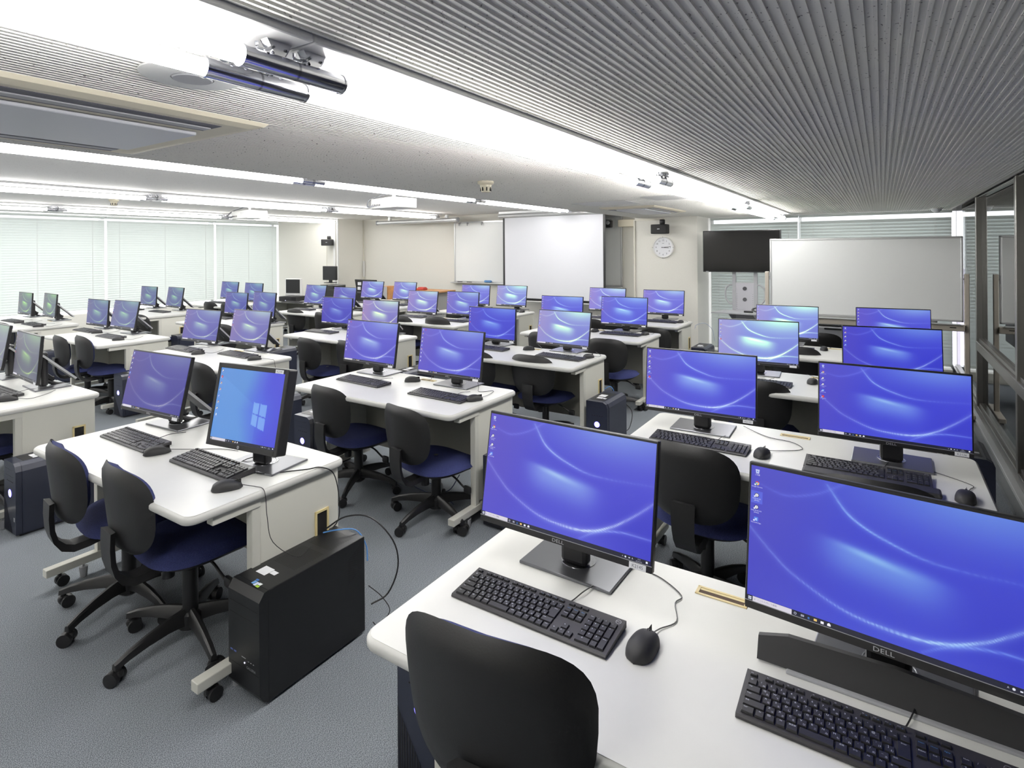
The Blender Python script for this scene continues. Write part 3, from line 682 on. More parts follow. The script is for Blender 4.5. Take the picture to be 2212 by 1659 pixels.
def make_mouse(k,x,y,rz,cable=None):
    root=empty('mouse',(x,y,.70),rz); side='left' if k[2]=='L' else 'right'
    tag(root,'black mouse beside the %s keyboard, %s'%(side,where(k[0],int(k[1]))),'mouse','black computer mice')
    bd=inst('body',ME_MOUSE,root); inst('scroll_wheel',ME_WHEEL,root); inst('button_gap',ME_SPLIT,root,(0,.0,-.0015))
    c_=MB(); iv=Matrix.Rotation(-rz,4,'Z')@Matrix.Translation((-x,-y,-.70))
    pts=cable or [(x-math.sin(rz)*.05,y+math.cos(rz)*.05,.712),(x+.02-math.sin(rz)*.08,y+.09,.703),(x+.045,y+.15,.703),(x-.01,y+.22,.703),(x-.06,y+.27,.705)]
    c_.tube([iv@Vector(p) for p in pts],.0015,5); c_.build('cable',M_BLK,root,True)
    return root
MC={'A1L':[(-.462,1.31,.712),(-.455,1.35,.704),(-.43,1.40,.703),(-.455,1.47,.703),(-.45,1.51,.703),(-.52,1.56,.703),(-.60,1.58,.705),(-.62,1.56,.75)],
 'A2L':[(-.445,2.775,.712),(-.40,2.82,.704),(-.31,2.90,.703),(-.36,2.98,.703),(-.46,3.0,.703),(-.53,3.05,.703),(-.60,3.1,.71)],
 'A2R':[(.257,2.68,.712),(.275,2.75,.704),(.285,2.80,.703),(.20,2.87,.703),(.10,2.93,.704),(.06,3.0,.71),(.07,3.06,.74)],
 'B1R':[(-2.11,1.30,.712),(-2.06,1.33,.704),(-2.02,1.335,.703),(-1.995,1.33,.68),(-1.985,1.33,.6),(-1.98,1.35,.5),(-1.93,1.42,.425),(-1.95,1.5,.423)],
 'B1L':[(-2.765,1.36,.712),(-2.70,1.43,.703),(-2.60,1.5,.703),(-2.5,1.53,.703)],
 'B2R':[(-2.08,2.86,.712),(-2.10,2.97,.704),(-2.13,3.06,.704),(-2.20,3.0,.703),(-2.24,3.05,.72),(-2.3,3.1,.78)],
 'C2R':[(-4.45,2.94,.712),(-4.38,2.98,.703),(-4.33,2.98,.69),(-4.31,2.98,.55),(-4.31,3.0,.45)]}
for k,(x,y,rz) in MICE.items(): make_mouse(k,x,y,rz,MC.get(k))
# silver side button on the square monitor's mouse and black cover bar at the nearest right stand
b=MB(); b.prism([(-.26,.005),(.26,.005),(.26,.03),(.20,.052),(.0,.062),(-.2,.058),(-.26,.045)],'y',-.006,.006)
for v in b.v: v.y+=(v.z-.03)*.55
cv=b.build('monitor_stand_cover',M_BLKM,loc=(.02,1.385,.70)); tag(cv,'long black angled cover bar in front of the nearest right monitor stand','stand cover')
b=MB(); b.bb(-.2,.2,-.03,-.012,.0,.006,.002); b.build('lip',M_GREYP,cv)
# grey wrist rest with blue speckled pad in front of the A2 right keyboard
# ---------------- chairs ----------------
def superell(t,w,h,e,skew=0):
    c,s=math.cos(t),math.sin(t); x=w*(abs(c)**(2/e))*(1 if c>0 else -1); z=h*(abs(s)**(2/e))*(1 if s>0 else -1)
    return x*(1+skew*z/h),z
def pillow(w,h,e,th_f,th_b,bend,rings=7,seg=40,skew=0,edge=.35,top=None):
    vs=[];fs=[]; pr=[]
    R=[i/rings for i in range(rings+1)]
    for sgn,th in((1,th_f),(-1,th_b)):
        for q in (R if sgn==1 else R[::-1]):
            k=(1-q**6)**.5 if q<1 else 0
            for j in range(seg):
                x,z=superell(2*PI*j/seg,w,h,e,skew); sc=max(q,.001)
                sc2=sc if q<1 else 1
                X,Z=x*sc2,z*sc2
                if top: Z=Z+top(X/w)*(.5+.5*Z/h)
                vs.append((X,bend(X,Z)+sgn*th*k,Z))
    n=2*(rings+1)
    for a in range(n-1):
        for j in range(seg): k=(j+1)%seg; fs.append([a*seg+j,a*seg+k,(a+1)*seg+k,(a+1)*seg+j])
    fs+=[list(range(seg))[::-1],list(range((n-1)*seg,n*seg))]
    return vs,fs
def chair_proto():
    root=empty('office_chair'); ups=[]
    bend=lambda x,z: .09*(x/.21)**2*.55-.02*(z/.17)**2*0
    bt=lambda x,z: .055*(x/.21)**2+.10*max(0,-z-.02)*0
    # shell and cushion (centre z .675)
    vs,fs=pillow(.208,.170,3.0,.004,.024,bt,skew=.06)
    o=MB().add(vs,fs).build('backrest_shell',M_SHELL,root,True,loc=(0,-.262,.672),rot=(math.radians(6),0,0)); ups.append(o)
    vs,fs=pillow(.200,.162,3.0,.042,.0,lambda x,z:bt(x,z)+.004,skew=.06)
    o=MB().add(vs,fs).build('back_cushion',M_FAB,root,True,loc=(0,-.262,.672),rot=(math.radians(6),0,0)); ups.append(o)
    # J-shaped back support
    path=[(-.292,.60),(-.294,.54),(-.290,.48),(-.278,.435),(-.252,.40),(-.215,.383),(-.16,.386),(-.09,.40),(-.02,.405)]
    vs=[];fs=[]
    for i,(y,z) in enumerate(path):
        a=path[max(0,i-1)];c=path[min(len(path)-1,i+1)]; d=Vector((0,c[0]-a[0],c[1]-a[1])).normalized(); nrm=Vector((0,-d.z,d.y))
        wd=.052-.012*i/8; tk=.014 if i>3 else .010
        for sx,sn in((-1,-1),(1,-1),(1,1),(-1,1)):
            p=Vector((sx*wd*(.8 if sn>0 else 1),y,z))+nrm*sn*tk; vs.append(p)
    for i in range(len(path)-1):
        for j in range(4): k=(j+1)%4; fs.append([i*4+j,i*4+k,i*4+4+k,i*4+4+j])
    fs+=[[3,2,1,0],[len(vs)-4,len(vs)-3,len(vs)-2,len(vs)-1]]
    o=MB().add(vs,fs).build('back_support',M_SHELL,root,True); ups.append(o)
    # seat
    vs,fs=pillow(.235,.215,2.9,.045,.012,lambda x,z:.012*(x/.2)**2+(-.035*max(0,z/.215-.3) ),skew=-.04)
    T=Matrix.Rotation(-PI/2,4,'X')
    vs=[(v[0],v[2],v[1]) for v in vs]
    o=MB().add(vs,fs).build('seat_cushion',M_FAB,root,True,loc=(0,.03,.43)); ups.append(o)
    vs,fs=pillow(.222,.203,2.9,.004,.026,lambda x,z:.012*(x/.2)**2+(-.035*max(0,z/.215-.3)),skew=-.04)
    vs=[(v[0],v[2],v[1]) for v in vs]
    o=MB().add(vs,fs).build('seat_pan',M_SHELL,root,True,loc=(0,.03,.424)); ups.append(o)
    b=MB(); b.box(0,0,.388,.13,.16,.04,.012); b.cyl((0,-.085,.392),(0,-.085,.33),.026,.024,n=16); o=b.build('tilt_mechanism',M_CBASE,root,True); ups.append(o)
    b=MB(); b.tube([(.05,.02,.385),(.12,.035,.375),(.19,.045,.335),(.215,.05,.325)],.006,8); b.box(.225,.052,.32,.055,.022,.045,.01); o=b.build('height_lever',M_CBASE,root,True); ups.append(o)
    b=MB(); b.cyl((0,0,.2),(0,0,.375),.014,n=16); b.build('gas_lift',M_CHR,root,True)
    b=MB(); b.lathe([(.030,.11),(.030,.30),(.026,.305),(.026,.31)],20); b.build('column_cover',M_CBASE,root,True)
    b=MB(); b.lathe([(.028,.045),(.046,.06),(.044,.115),(.034,.125)],20); b.build('hub',M_CBASE,root,True)
    # star legs
    leg=MB(); P=[(.03,.108,.022,.030),(.1,.108,.019,.024),(.18,.100,.017,.019),(.25,.086,.015,.015),(.285,.074,.014,.013),(.30,.070,.012,.012)]
    vs=[];fs=[]
    for (q,z,hw,hh) in P:
        vs+=[(q,-hw,z-hh),(q,hw,z-hh),(q,hw*.75,z+hh*.6),(q,hw*.3,z+hh),(q,-hw*.3,z+hh),(q,-hw*.75,z+hh*.6)]
    for i in range(len(P)-1):
        for j in range(6): k=(j+1)%6; fs.append([i*6+j,i*6+k,i*6+6+k,i*6+6+j])
    fs+=[[5,4,3,2,1,0],[len(vs)-6+i for i in range(6)]]
    leg.add(vs,fs); me=leg.mesh('leg',M_CBASE,True)
    cs=MB(); cs.cyl((0,0,.045),(0,0,.075),.011,n=10); cs.cyl((.012,-.027,.027),(.012,-.006,.027),.027,n=18); cs.cyl((.012,.006,.027),(.012,.027,.027),.027,n=18)
    cs.box(.006,0,.038,.05,.03,.03,.012); mc=cs.mesh('caster',M_CBASE,True)
    for i in range(5):
        a=2*PI*i/5+.3; l=inst('leg',me,root,(0,0,0),(0,0,a)); inst('caster',mc,l,(.285,0,0),(0,0,1.1*i+.7))
    return root,[o.name for o in ups]
CP,UPN=chair_proto(); CPK=set(n.split('.')[0] for n in UPN)
# back centre x, back y, top z, rotation
CH={'A1L':(-.63,.86,.92,.12),'A2L':(-.70,2.42,.80,-.08),'A2R':(-.03,2.43,.79,.0),'A3L':(-.69,3.96,.77,.05),'A4L':(-.64,5.50,.77,0),'B1L':(-2.97,1.0,.81,-.12),'B1R':(-2.47,1.02,.81,-.08),'B2L':(-3.05,2.46,.75,-.1),'B2R':(-2.34,2.42,.73,-.18),'B3L':(-2.98,3.98,.76,-.1),'B3R':(-2.44,4.03,.76,.0),'B4L':(-3.03,5.28,.75,0),'B4R':(-2.28,5.2,.75,.05),'B5L':(-3.05,6.45,.77,0),'B5R':(-2.21,6.35,.73,0),
'C1R':(-4.78,1.0,.78,0),'C2R':(-4.55,2.45,.76,-.1),'C3L':(-5.08,3.86,.72,-.1),'C3R':(-4.56,3.95,.72,-.05),'C4L':(-5.28,5.45,.78,0),'C4R':(-4.69,5.48,.80,0),'C5R':(-4.65,6.5,.77,0),'D2L':(-7.40,2.50,.75,-.1),'D2R':(-6.76,2.47,.80,-.1),'D3R':(-6.6,3.85,.77,0),'D4L':(-7.46,5.46,.76,0),'D4R':(-6.70,5.37,.76,0),'E2R':(-9.19,2.54,.77,0),'E3R':(-8.97,4.0,.74,0),'E4L':(-9.67,5.40,.78,0),'E4R':(-9.13,5.39,.78,0)}
def place_chair(o,x,yb,zt,rz,label):
    off=.262; o.location=(x-math.sin(rz)*off*1.0*(-1)*(-1)*0+math.sin(-rz)*off,yb+math.cos(rz)*off,0)
    o.rotation_euler=(0,0,rz); dz=zt-.842
    for ch in o.children:
        if ch.name.split('.')[0] in CPK: ch.location.z+=dz
    tag(o,label,'office chair','black and blue office chairs')
for k,(x,yb,zt,rz) in CH.items():
    o=copy_tree(CP); side='left' if k[2]=='L' else 'right'
    j=random.uniform(-.5,.5)
    for l in [c_ for c_ in o.children if c_.name.split('.')[0]=='leg']: l.rotation_euler[2]+=j
    place_chair(o,x,yb,zt,rz,'black and blue swivel chair, %s seat, %s'%(side,where(k[0],int(k[1]))))
o=copy_tree(CP); place_chair(o,-.53,6.42,.78,0,'black swivel chair standing behind the farthest desk beside the glass wall, before the large printer')
kill(CP)
# ---------------- desks ----------------
def desk_proto():
    root=empty('computer_desk')      # origin: rear right corner on the floor; desk extends to -x, -y
    Wd,Dp=1.40,.70
    def outline(o,r,n=6):
        P=[]
        for cx,cy,a0 in((-o-r,-Dp+o+r,-PI/2),(-o-r,-o-r,0),(-Wd+o+r,-o-r,PI/2),(-Wd+o+r,-Dp+o+r,PI)):
            for i in range(n+1): a=a0+PI/2*i/n; P.append((cx+r*math.cos(a),cy+r*math.sin(a)))
        return P
    lv=[(.668,.012),(.6705,.004),(.677,.0),(.690,.0),(.6965,.004),(.6995,.010)]
    vs=[];fs=[];n=28
    for z,o in lv:
        for p in outline(o,.045-o): vs.append((p[0],p[1],z))
    for a in range(len(lv)-1):
        for j in range(n): k=(j+1)%n; fs.append([a*n+j,a*n+k,(a+1)*n+k,(a+1)*n+j])
    fs+=[list(range(n))[::-1]]
    MB().add(vs,fs).build('top_edge',M_EDGE,root,True)
    b=MB(); b.prism(outline(.0095,.036),'z',.6995,.7005); b.build('tabletop',M_TOP,root)
    for sx in(-.035,-Wd+.035):
        s=1 if sx>-.7 else -1
        b=MB(); b.bb(sx-.012,sx+.012,-.41,-.03,.12,.668,.002); b.build('side_panel',M_BODY,root)
        b=MB(); b.bb(sx-.022,sx+.016,-.445,-.41,.08,.668,.003); b.build('leg',M_FRAME,root)
        b=MB(); b.bb(sx-.02,sx+.02,-.60,-.41,.635,.668,.002); b.build('top_bracket',M_FRAME,root)
        b=MB(); b.bb(sx-.022,sx+.022,-.66,-.03,.068,.105,.003); f=b.build('foot_bar',M_FRAME,root)
        for y in(-.60,-.10):
            c_=MB(); c_.cyl((sx,y,.045),(sx,y,.068),.008,n=8); c_.cyl((sx-.02,y+.01,.026),(sx-.004,y+.01,.026),.026,n=16); c_.cyl((sx+.004,y+.01,.026),(sx+.02,y+.01,.026),.026,n=16); c_.box(sx,y+.002,.038,.024,.042,.026,.008); c_.build('caster',M_BLK,f,True)
        c_=MB(); c_.cyl((sx,-.50,.0),(sx,-.50,.05),.015,.019,n=12); c_.cyl((sx,-.50,.045),(sx,-.50,.07),.005,n=8); c_.build('adjuster_foot',M_GREYP,f,True)
        # cable port
        b=MB(); X=sx+s*.012; y0,y1,z0,z1=-.155,-.085,.36,.51; t=.009
        for q in((y0,y1,z0,z0+t),(y0,y1,z1-t,z1),(y0,y0+t,z0,z1),(y1-t,y1,z0,z1)): b.bb(X-.003,X+s*.006 if s>0 else X-.006,q[0],q[1],q[2],q[3])
        pf=b.build('cable_port',M_CREAM,root); b=MB(); b.bb(X-.001,X+s*.002,y0+t,y1-t,z0+t,z1-t); b.build('port_opening',M_DARK,pf)
    b=MB(); b.bb(-Wd+.05,-.05,-.065,-.045,.14,.668,.002); b.build('modesty_panel',M_MOD,root)
    b=MB(); cx,cy=-.70,-.085
    for q in((-.065,.065,-.02,-.013),(-.065,.065,.013,.02),(-.065,-.057,-.02,.02),(.057,.065,-.02,.02)): b.bb(cx+q[0],cx+q[1],cy+q[2],cy+q[3],.699,.7025)
    gm=b.build('cable_grommet',M_CREAM,root); b=MB(); b.bb(cx-.057,cx+.057,cy-.013,cy+.004,.7002,.7009); b.build('grommet_opening',mat('grommet_dark',(70,48,30),.7),gm)
    b=MB(); b.bb(cx-.057,cx+.057,cy+.004,cy+.013,.7002,.7012); b.build('grommet_lid',M_CREAM,gm)
    return root
DPR=desk_proto(); first=True
DESKS={}
for c in 'ABCDE':
    for r in range(1,6):
        if (c=='A' and r==5) or (c in 'DE' and r==1): continue
        xr=XR[c]; 
        if c=='C' and r==3: xr=-4.20
        y=REAR[r]+(.04 if c=='B' and r==1 else 0)+(.05 if (c in 'DE' and r==2) else 0)+(-.05 if c=='A' and r==1 else 0)+(-.08 if (c=='A' and r==4) else 0)
        o=DPR if first else copy_tree(DPR); first=False
        o.location=(xr,y,0); DESKS[c+str(r)]=(xr,y)
        tag(o,'white two-seat computer desk, %s one in %s'%(ROWN[r],COLN[c]),'desk','white computer desks')
# wrist rest
b=MB(); b.box(0,0,.011,.46,.07,.02,.009,3); wr=b.build('wrist_rest',M_BLKM,True and None,loc=(-.05,2.615,.70)); tag(wr,'black wrist rest along the right keyboard on the %s'%where('A',2),'wrist rest')
# ---------------- computer towers ----------------
def tower_proto():
    root=empty('computer_tower'); w_,d_,h_=.185,.39,.415
    P=[(-w_/2,.012),(w_/2,.012),(w_/2,h_-.045),(w_/2-.012,h_-.015),(w_/2-.04,h_),(-w_/2,h_)]
    b=MB(); b.prism(P,'y',.03,d_); b.build('case',M_TOWER,root)
    P2=[(-w_/2,.012),(w_/2-.004,.012),(w_/2-.004,h_-.045),(w_/2-.016,h_-.015),(w_/2-.042,h_),(-w_/2,h_)]
    b=MB(); b.prism(P2,'y',.0,.03); b.build('front_panel',M_TOWF,root)
    b=MB(); b.bb(-w_/2+.01,w_/2-.01,.02,d_-.01,0,.014); b.build('feet',M_BLK,root)
    b=MB(); b.add([(-w_/2,-.0006,.012),(w_/2-.05,-.0006,.012),(-w_/2,-.0006,.215)],[[0,1,2]]); g=b.build('front_grille',M_NAVYD,root)
    b=MB()
    for i in range(12):
        x=-w_/2+.005+i*.0105; zt=.012+(.203)*(1-(x+w_/2)/(w_-.05)); 
        if zt>.02: b.bb(x,x+.0022,-.0016,-.0006,.014,zt)
    b.build('grille_bars',M_TOWF,g)
    b=MB(); b.lathe([(.0185,0),(.0185,.0008),(.0155,.0008),(.0155,0)],32,T=tf((0,-.001,.235),PI/2)); b.text('DELL',0,-.0016,.2345,.0105,TX); b.build('power_logo',M_GLOWW,root)
    b=MB(); b.lathe([(.0225,0),(.0225,.0004)],32,T=tf((0,-.0006,.235),PI/2)); b.build('logo_ring',M_GLOW,root)
    b=MB(); b.bb(-.066,.052,-.0008,0,.335,.3355)
    for i in range(5): b.bb(-.045+i*.021,-.035+i*.021,-.0008,0,.303,.307)
    b.bb(-w_/2+.012,w_/2-.05,-.0008,0,.372,.373); b.build('front_ports',M_DARK,root)
    b=MB(); b.bb(.058,.073,-.0009,0,.085,.107); b.build('sticker',M_ALU,root)
    b=MB(); b.bb(-w_/2+.015,w_/2-.055,.05,d_-.08,h_-.0004,h_+.0012,.0005); b.build('top_tray',M_BLK,root)
    b=MB(); b.bb(-.05,-.0,.10,.14,h_+.001,h_+.0018); b.bb(-.06,.0,.16,.23,h_+.001,h_+.0018); b.bb(.006,.03,.10,.13,h_+.001,h_+.0018); b.build('top_stickers',M_WHITE,root)
    return root
TP=tower_proto(); first=True
TW=[(-1.175,1.29,'left of nearest desk beside the glass wall'),(-1.885,2.73,'right of second desk, second column from glass wall'),(-3.57,2.68,'left of second desk, second column from glass wall'),(-1.90,4.16,'right of third desk, second column from glass wall'),(-4.245,1.20,'right of nearest desk, third column from glass wall'),(-6.36,2.64,'right of second desk, fourth column from glass wall'),(-4.04,4.16,'right of third desk, third column from glass wall'),(-6.33,4.22,'right of third desk, fourth column from glass wall'),(-8.66,4.33,'right of third desk, column by the window blinds'),(-1.87,7.05,'right of farthest desk at the beige pillar'),(.44,4.16,'right of third desk beside the glass wall'),(-8.69,2.78,'right of second desk, column by the window blinds'),(-4.24,2.72,'right of second desk, third column from glass wall'),(-4.2,5.62,'right of fourth desk, third column from glass wall'),(.44,2.7,'right of second desk beside the glass wall')]
for x,y,s in TW[:-1]:
    o=TP if first else copy_tree(TP); first=False; o.location=(x,y,0); tag(o,'navy computer tower with glowing logo, '+s,'computer','navy computer towers')
# the all-black tower beside the square monitor's desk
def black_tower():
    root=empty('computer_tower',(-1.945,1.205,0)); w_,d_,h_=.19,.49,.41
    tag(root,'all-black computer tower with perforated top, beside the nearest desk with the square monitor','computer')
    b=MB(); b.bb(-w_/2,w_/2,.035,d_,.012,h_,.003); b.build('case',M_TOWB,root)
    P=[(0,.05),(.012,.028),(.035,.012),(.035,h_),(.02,h_-.002),(0,h_-.03)]
    b=MB(); b.prism(P,'x',-w_/2,w_/2); fp=b.build('front_panel',M_TOWB,root)
    b=MB(); b.bb(-w_/2+.012,w_/2-.012,-.0006,0,.342,.3426); b.bb(-w_/2+.012,w_/2-.012,-.0006,0,.300,.3006); b.bb(-w_/2+.004,w_/2-.004,-.0006,0,.118,.1186); b.build('drive_bay_lines',M_DARK,fp)
    b=MB(); b.text('GALLERIA',.045,-.001,.128,.0125,TX); b.build('logo',M_LOGO,fp)
    b=MB(); b.bb(-.012,.012,-.001,0,.155,.157)
    for x in(.03,.045,.06): b.bb(x-.004,x+.002,-.001,0,.150,.1515)
    b.build('card_slot',M_GREYP,fp)
    b=MB(); b.lathe([(.0028,0),(.0028,.001)],12,T=tf((.006,-.0005,.139),PI/2)); b.build('power_light',M_GLOWW,fp)
    b=MB()
    for x in(-.082,-.06): b.bb(x,x+.014,-.001,0,.158,.163)
    b.build('usb_ports',mat('usb_blue',(70,90,160),.4),fp)
    b=MB(); b.bb(-w_/2+.012,w_/2-.01,.0,.49,.02,.025)
    b=MB(); rows=[]
    for seg,(y0,y1) in enumerate(((.17,.31),(.335,.465))):
        ny=int((y1-y0)/.0062); nx=19
        for i in range(ny):
            for j in range(nx):
                x=-.064+j*.0069+(.0034 if i%2 else 0); y=y0+i*.0062
                b.add([(x-.0023,y,h_+.0004),(x,y-.0021,h_+.0004),(x+.0023,y,h_+.0004),(x,y+.0021,h_+.0004)],[[0,1,2,3]])
    b.build('top_vent',M_DARK,root)
    b=MB()
    for i in range(14):
        for j in range(12):
            y=.40+j*.0062; z=.25+i*.0075+j*.0035; b.add([(w_/2+.0004,y,z),(w_/2+.0004,y+.002,z+.0022),(w_/2+.0004,y+.004,z),(w_/2+.0004,y+.002,z-.0022)],[[0,1,2,3]])
    b.build('side_vent',M_DARK,root)
    b=MB(); b.bb(-.055,-.002,.085,.13,h_,h_+.0006); b.bb(.0,.03,.105,.125,h_,h_+.0006); b.build('paper_stickers',M_WHITE,root)
    b=MB()
    for x0,x1,y0,y1,c in((-.03,-.015,.012,.03,(110,160,215)),(-.013,.0,.008,.028,(205,215,235)),(.002,.02,.006,.016,(160,200,60)),(.0,.016,.018,.03,(235,238,240)),(-.034,-.018,.032,.04,(60,110,180))): b.add([(x0,y0,h_+.0003-.0*y0),(x1,y0,h_+.0003),(x1,y1,h_+.0003),(x0,y1,h_+.0003)],[[0,1,2,3]],L(*c))
    b.T=Matrix.Identity(4); o=b.build('colour_stickers',M_STICK,root,loc=(.03,.018,.0008))
    b=MB(); b.bb(-w_/2+.02,w_/2-.02,.05,d_-.03,0,.012); b.build('feet',M_BLK,root)
black_tower()
# ---------------- cables around the black tower ----------------
def cable(pts,r,M,label,n=6):
    b=MB(); b.tube(pts,r,n); o=b.build('cable',M,None,True); tag(o,label,'cable'); return o
cable([(-2.16,1.40,.712),(-2.12,1.45,.704),(-2.08,1.50,.704),(-2.03,1.55,.706),(-2.01,1.60,.702),(-1.995,1.655,.66),(-1.985,1.675,.55),(-1.985,1.67,.46),(-2.0,1.64,.42)],.0024,M_BLK,'black cable running over the white desk edge beside the square monitor')
cable([(-2.01,1.62,.43),(-1.95,1.68,.475),(-1.86,1.74,.47),(-1.77,1.78,.38),(-1.75,1.79,.27),(-1.78,1.76,.16),(-1.82,1.70,.13)],.0035,M_BLK,'thick black cable looping behind the all-black tower')
cable([(-2.01,1.61,.42),(-1.96,1.645,.43),(-1.91,1.70,.42),(-1.87,1.72,.36),(-1.85,1.71,.3)],.003,M_BLUE,'short blue network cable at the cable port of the nearest desk')
cable([(-1.84,1.705,.2),(-1.80,1.74,.15),(-1.77,1.76,.09),(-1.80,1.75,.03),(-1.76,1.77,.02),(-1.79,1.73,.01),(-1.82,1.71,.05)],.002,M_BLK,'tangled thin black cable behind the all-black tower')
cable([(-2.10,1.52,.14),(-2.16,1.5,.04),(-2.28,1.46,.006),(-2.42,1.50,.006),(-2.55,1.6,.006)],.004,M_NAVYC,'dark blue cable on the carpet under the nearest desk with the square monitor')
cable([(-2.35,2.98,.14),(-2.42,2.95,.03),(-2.55,2.9,.006),(-2.75,2.95,.006),(-2.62,3.02,.006),(-2.3,2.85,.006)],.003,M_NAVYC,'loose cable on the carpet under the second desk, second column from glass wall')
cable([(-1.99,4.52,.43),(-1.95,4.55,.45),(-1.92,4.56,.40),(-1.90,4.555,.3)],.003,M_BLUE,'blue cable behind the tower right of the third desk')
cable([(-1.83,4.56,.33),(-1.77,4.58,.25),(-1.79,4.57,.12),(-1.84,4.56,.08)],.003,M_BLK,'black cable curving behind the tower right of the third desk')
cable([(-1.97,7.25,.62),(-1.96,7.28,.66),(-1.88,7.36,.68),(-1.80,7.42,.6),(-1.78,7.45,.45)],.003,mat('pale_cable',(170,180,205),.5),'pale looping cable over the tower at the beige pillar')
# ---------------- front wall equipment ----------------
def whiteboard():
    r=empty('wall_whiteboard',(-5.36,8.93,1.0)); tag(r,'long wall-mounted whiteboard behind the lowered projection screen','whiteboard')
    b=MB(); b.bb(-1.74,1.74,-.01,.015,.02,1.16); b.build('board_surface',M_WB,r)
    b=MB()
    for q in((-1.76,1.76,1.15,1.18),(-1.76,1.76,.0,.025),(-1.76,-1.735,0,1.18),(1.735,1.76,0,1.18)): b.bb(q[0],q[1],-.022,.018,q[2],q[3],.003)
    b.build('frame',M_ALU,r)
    b=MB(); b.bb(-1.80,1.78,-.10,-.015,-.02,.0,.004); b.build('pen_tray',M_ALU,r)
    for x in(-1.62,-1.42,-1.08):
        b=MB(); b.bb(x-.018,x+.018,-.035,-.022,1.13,1.165,.003); b.bb(x-.006,x+.006,-.04,-.03,1.10,1.14,.002); b.build('magnet_hook',M_GREYP,r)
whiteboard()
b=MB(); b.box(0,0,.028,.16,.05,.045,.018,3); tag(b.build('board_eraser',M_ERASE,loc=(-6.27,8.86,1.0)),'blue eraser on the tray of the wall whiteboard','eraser')
for x,c in((-6.95,M_DARK),(-6.72,M_DARK)): 
    b=MB(); b.cyl((-.06,0,.006),(.06,0,.006),.006,n=8); tag(b.build('marker_pen',c,loc=(x,8.87,1.0)),'marker pen on the whiteboard tray, %s of the blue eraser'%('far left' if x<-6.9 else 'just left'),'pen')
def proj_screen():
    r=empty('projection_screen',(-4.65,8.5,.74)); tag(r,'lowered white projection screen with black borders','projection screen')
    b=MB(); b.bb(-.99,.90,-.001,.001,.04,1.45); b.build('screen_sheet',M_SCR,r)
    b=MB(); b.bb(-1.03,-.99,-.0016,.0016,.0,1.45); b.bb(.90,.94,-.0016,.0016,.0,1.45); b.bb(-.99,.90,-.0016,.0016,.0,.04); b.build('black_border',M_BLK,r)
    b=MB(); b.cyl((-1.06,0,-.012),(.96,0,-.012),.011,n=10); b.build('bottom_bar',M_WPL,r,True)
    b=MB(); b.cyl((-1.12,.02,1.485),(1.05,.02,1.485),.045,n=20); b.bb(-1.12,1.05,-.0,.05,1.50,1.565); b.build('roller_case',M_ALU,r,True)
proj_screen()
def roller():
    r=empty('rolled_projection_screen',(-7.77,8.5,2.2)); tag(r,'rolled-up projection screen case hanging under the ceiling left of the whiteboard','projection screen')
    b=MB(); b.cyl((-1.03,0,0),(1.05,0,0),.042,n=20); b.build('roller_case',M_ALU,r,True)
    b=MB(); b.cyl((1.05,0,0),(1.08,0,0),.046,n=20); b.cyl((-1.06,0,0),(-1.03,0,0),.046,n=20); b.build('end_cap',M_GREYP,r,True)
    b=MB()
    for x in(-.7,.8): b.bb(x-.03,x+.03,-.02,.02,.04,.11)
    b.build('ceiling_bracket',M_ALU,r)
roller()
# beige duct and wall camera right of screen
b=MB(); b.bb(-3.62,-3.12,8.80,8.94,1.985,2.10,.006); tag(b.build('wall_duct_box',M_SKIN),'beige box on the front wall beside the screen and the pillar','wall box')
r=empty('wall_camera',(-3.72,8.70,2.03)); tag(r,'small black camera with round lens beside the projection screen top','camera')
b=MB(); b.bb(-.09,.03,.0,.14,-.07,.08,.004); b.build('housing',M_GREYP,r)
b=MB(); b.box(.0,-.02,0,.1,.06,.12,.01); b.build('body',M_BLK,r); b=MB(); b.lathe([(.03,0),(.03,.02),(.018,.024)],18,T=tf((-.01,-.05,.02),PI/2)); b.build('lens',M_GREYP,r,True)
# speakers
def speaker(loc,rz,label,txt):
    r=empty('wall_speaker',loc,rz); tag(r,label,'speaker','black wall speakers')
    b=MB(); b.box(0,0,0,.235,.13,.135,.012,3); b.build('cabinet',mat('speaker_black',(16,16,18),.6),r)
    b=MB(); b.bb(-.018,.018,-.067,-.0645,-.005,.005); b.text(txt,0,-.068,0,.012,TX); b.build('badge',M_LOGO,r)
    b=MB(); b.box(.02,.04,.105,.07,.06,.07,.012); b.tube([(.02,.03,.05),(.02,.06,.1),(.02,.12,.12)],.014,8); b.build('bracket',M_BLK,r,True)
speaker((-2.68,8.08,1.905),-.05,'black speaker above the wall clock on the beige pillar','BOSE')
speaker((-9.93,8.12,1.81),.55,'black speaker high in the beige corner left of the door frame','BOSE')
# clock
r=empty('wall_clock',(-2.675,8.205,1.64)); tag(r,'round white wall clock on the beige pillar','clock')
b=MB(); b.lathe([(.155,0),(.155,.02),(.148,.03),(.138,.026),(.135,.016)],48,T=tf((0,.01,0),PI/2)); b.build('rim',M_WPL,r,True)
b=MB(); b.lathe([(.137,0),(.137,.004)],48,T=tf((0,-.003,0),PI/2)); b.build('dial',M_WHITE,r)
b=MB()
for i in range(1,13):
    a=PI/2-i*PI/6; b.text(str(i),.104*math.cos(a),-.0085,.104*math.sin(a),.034,TX)
for i in range(4): a=i*PI/2; b.box(.151*math.cos(a),-.022,.151*math.sin(a),.008,.004,.008)
b.bb(-.014,.014,-.0085,-.008,.058,.062); b.build('numerals',M_TICK,r)
for L_,w_,a in((.085,.0035,PI/2-3.14*PI/6+.0),(.112,.0022,PI/2-2.75*PI/6)):
    b=MB(); b.box(L_/2-.012,-.010,0,L_+.024,.001,w_*2,T=None); b.build('hand',M_DARK,r,rot=(0,-a,0))
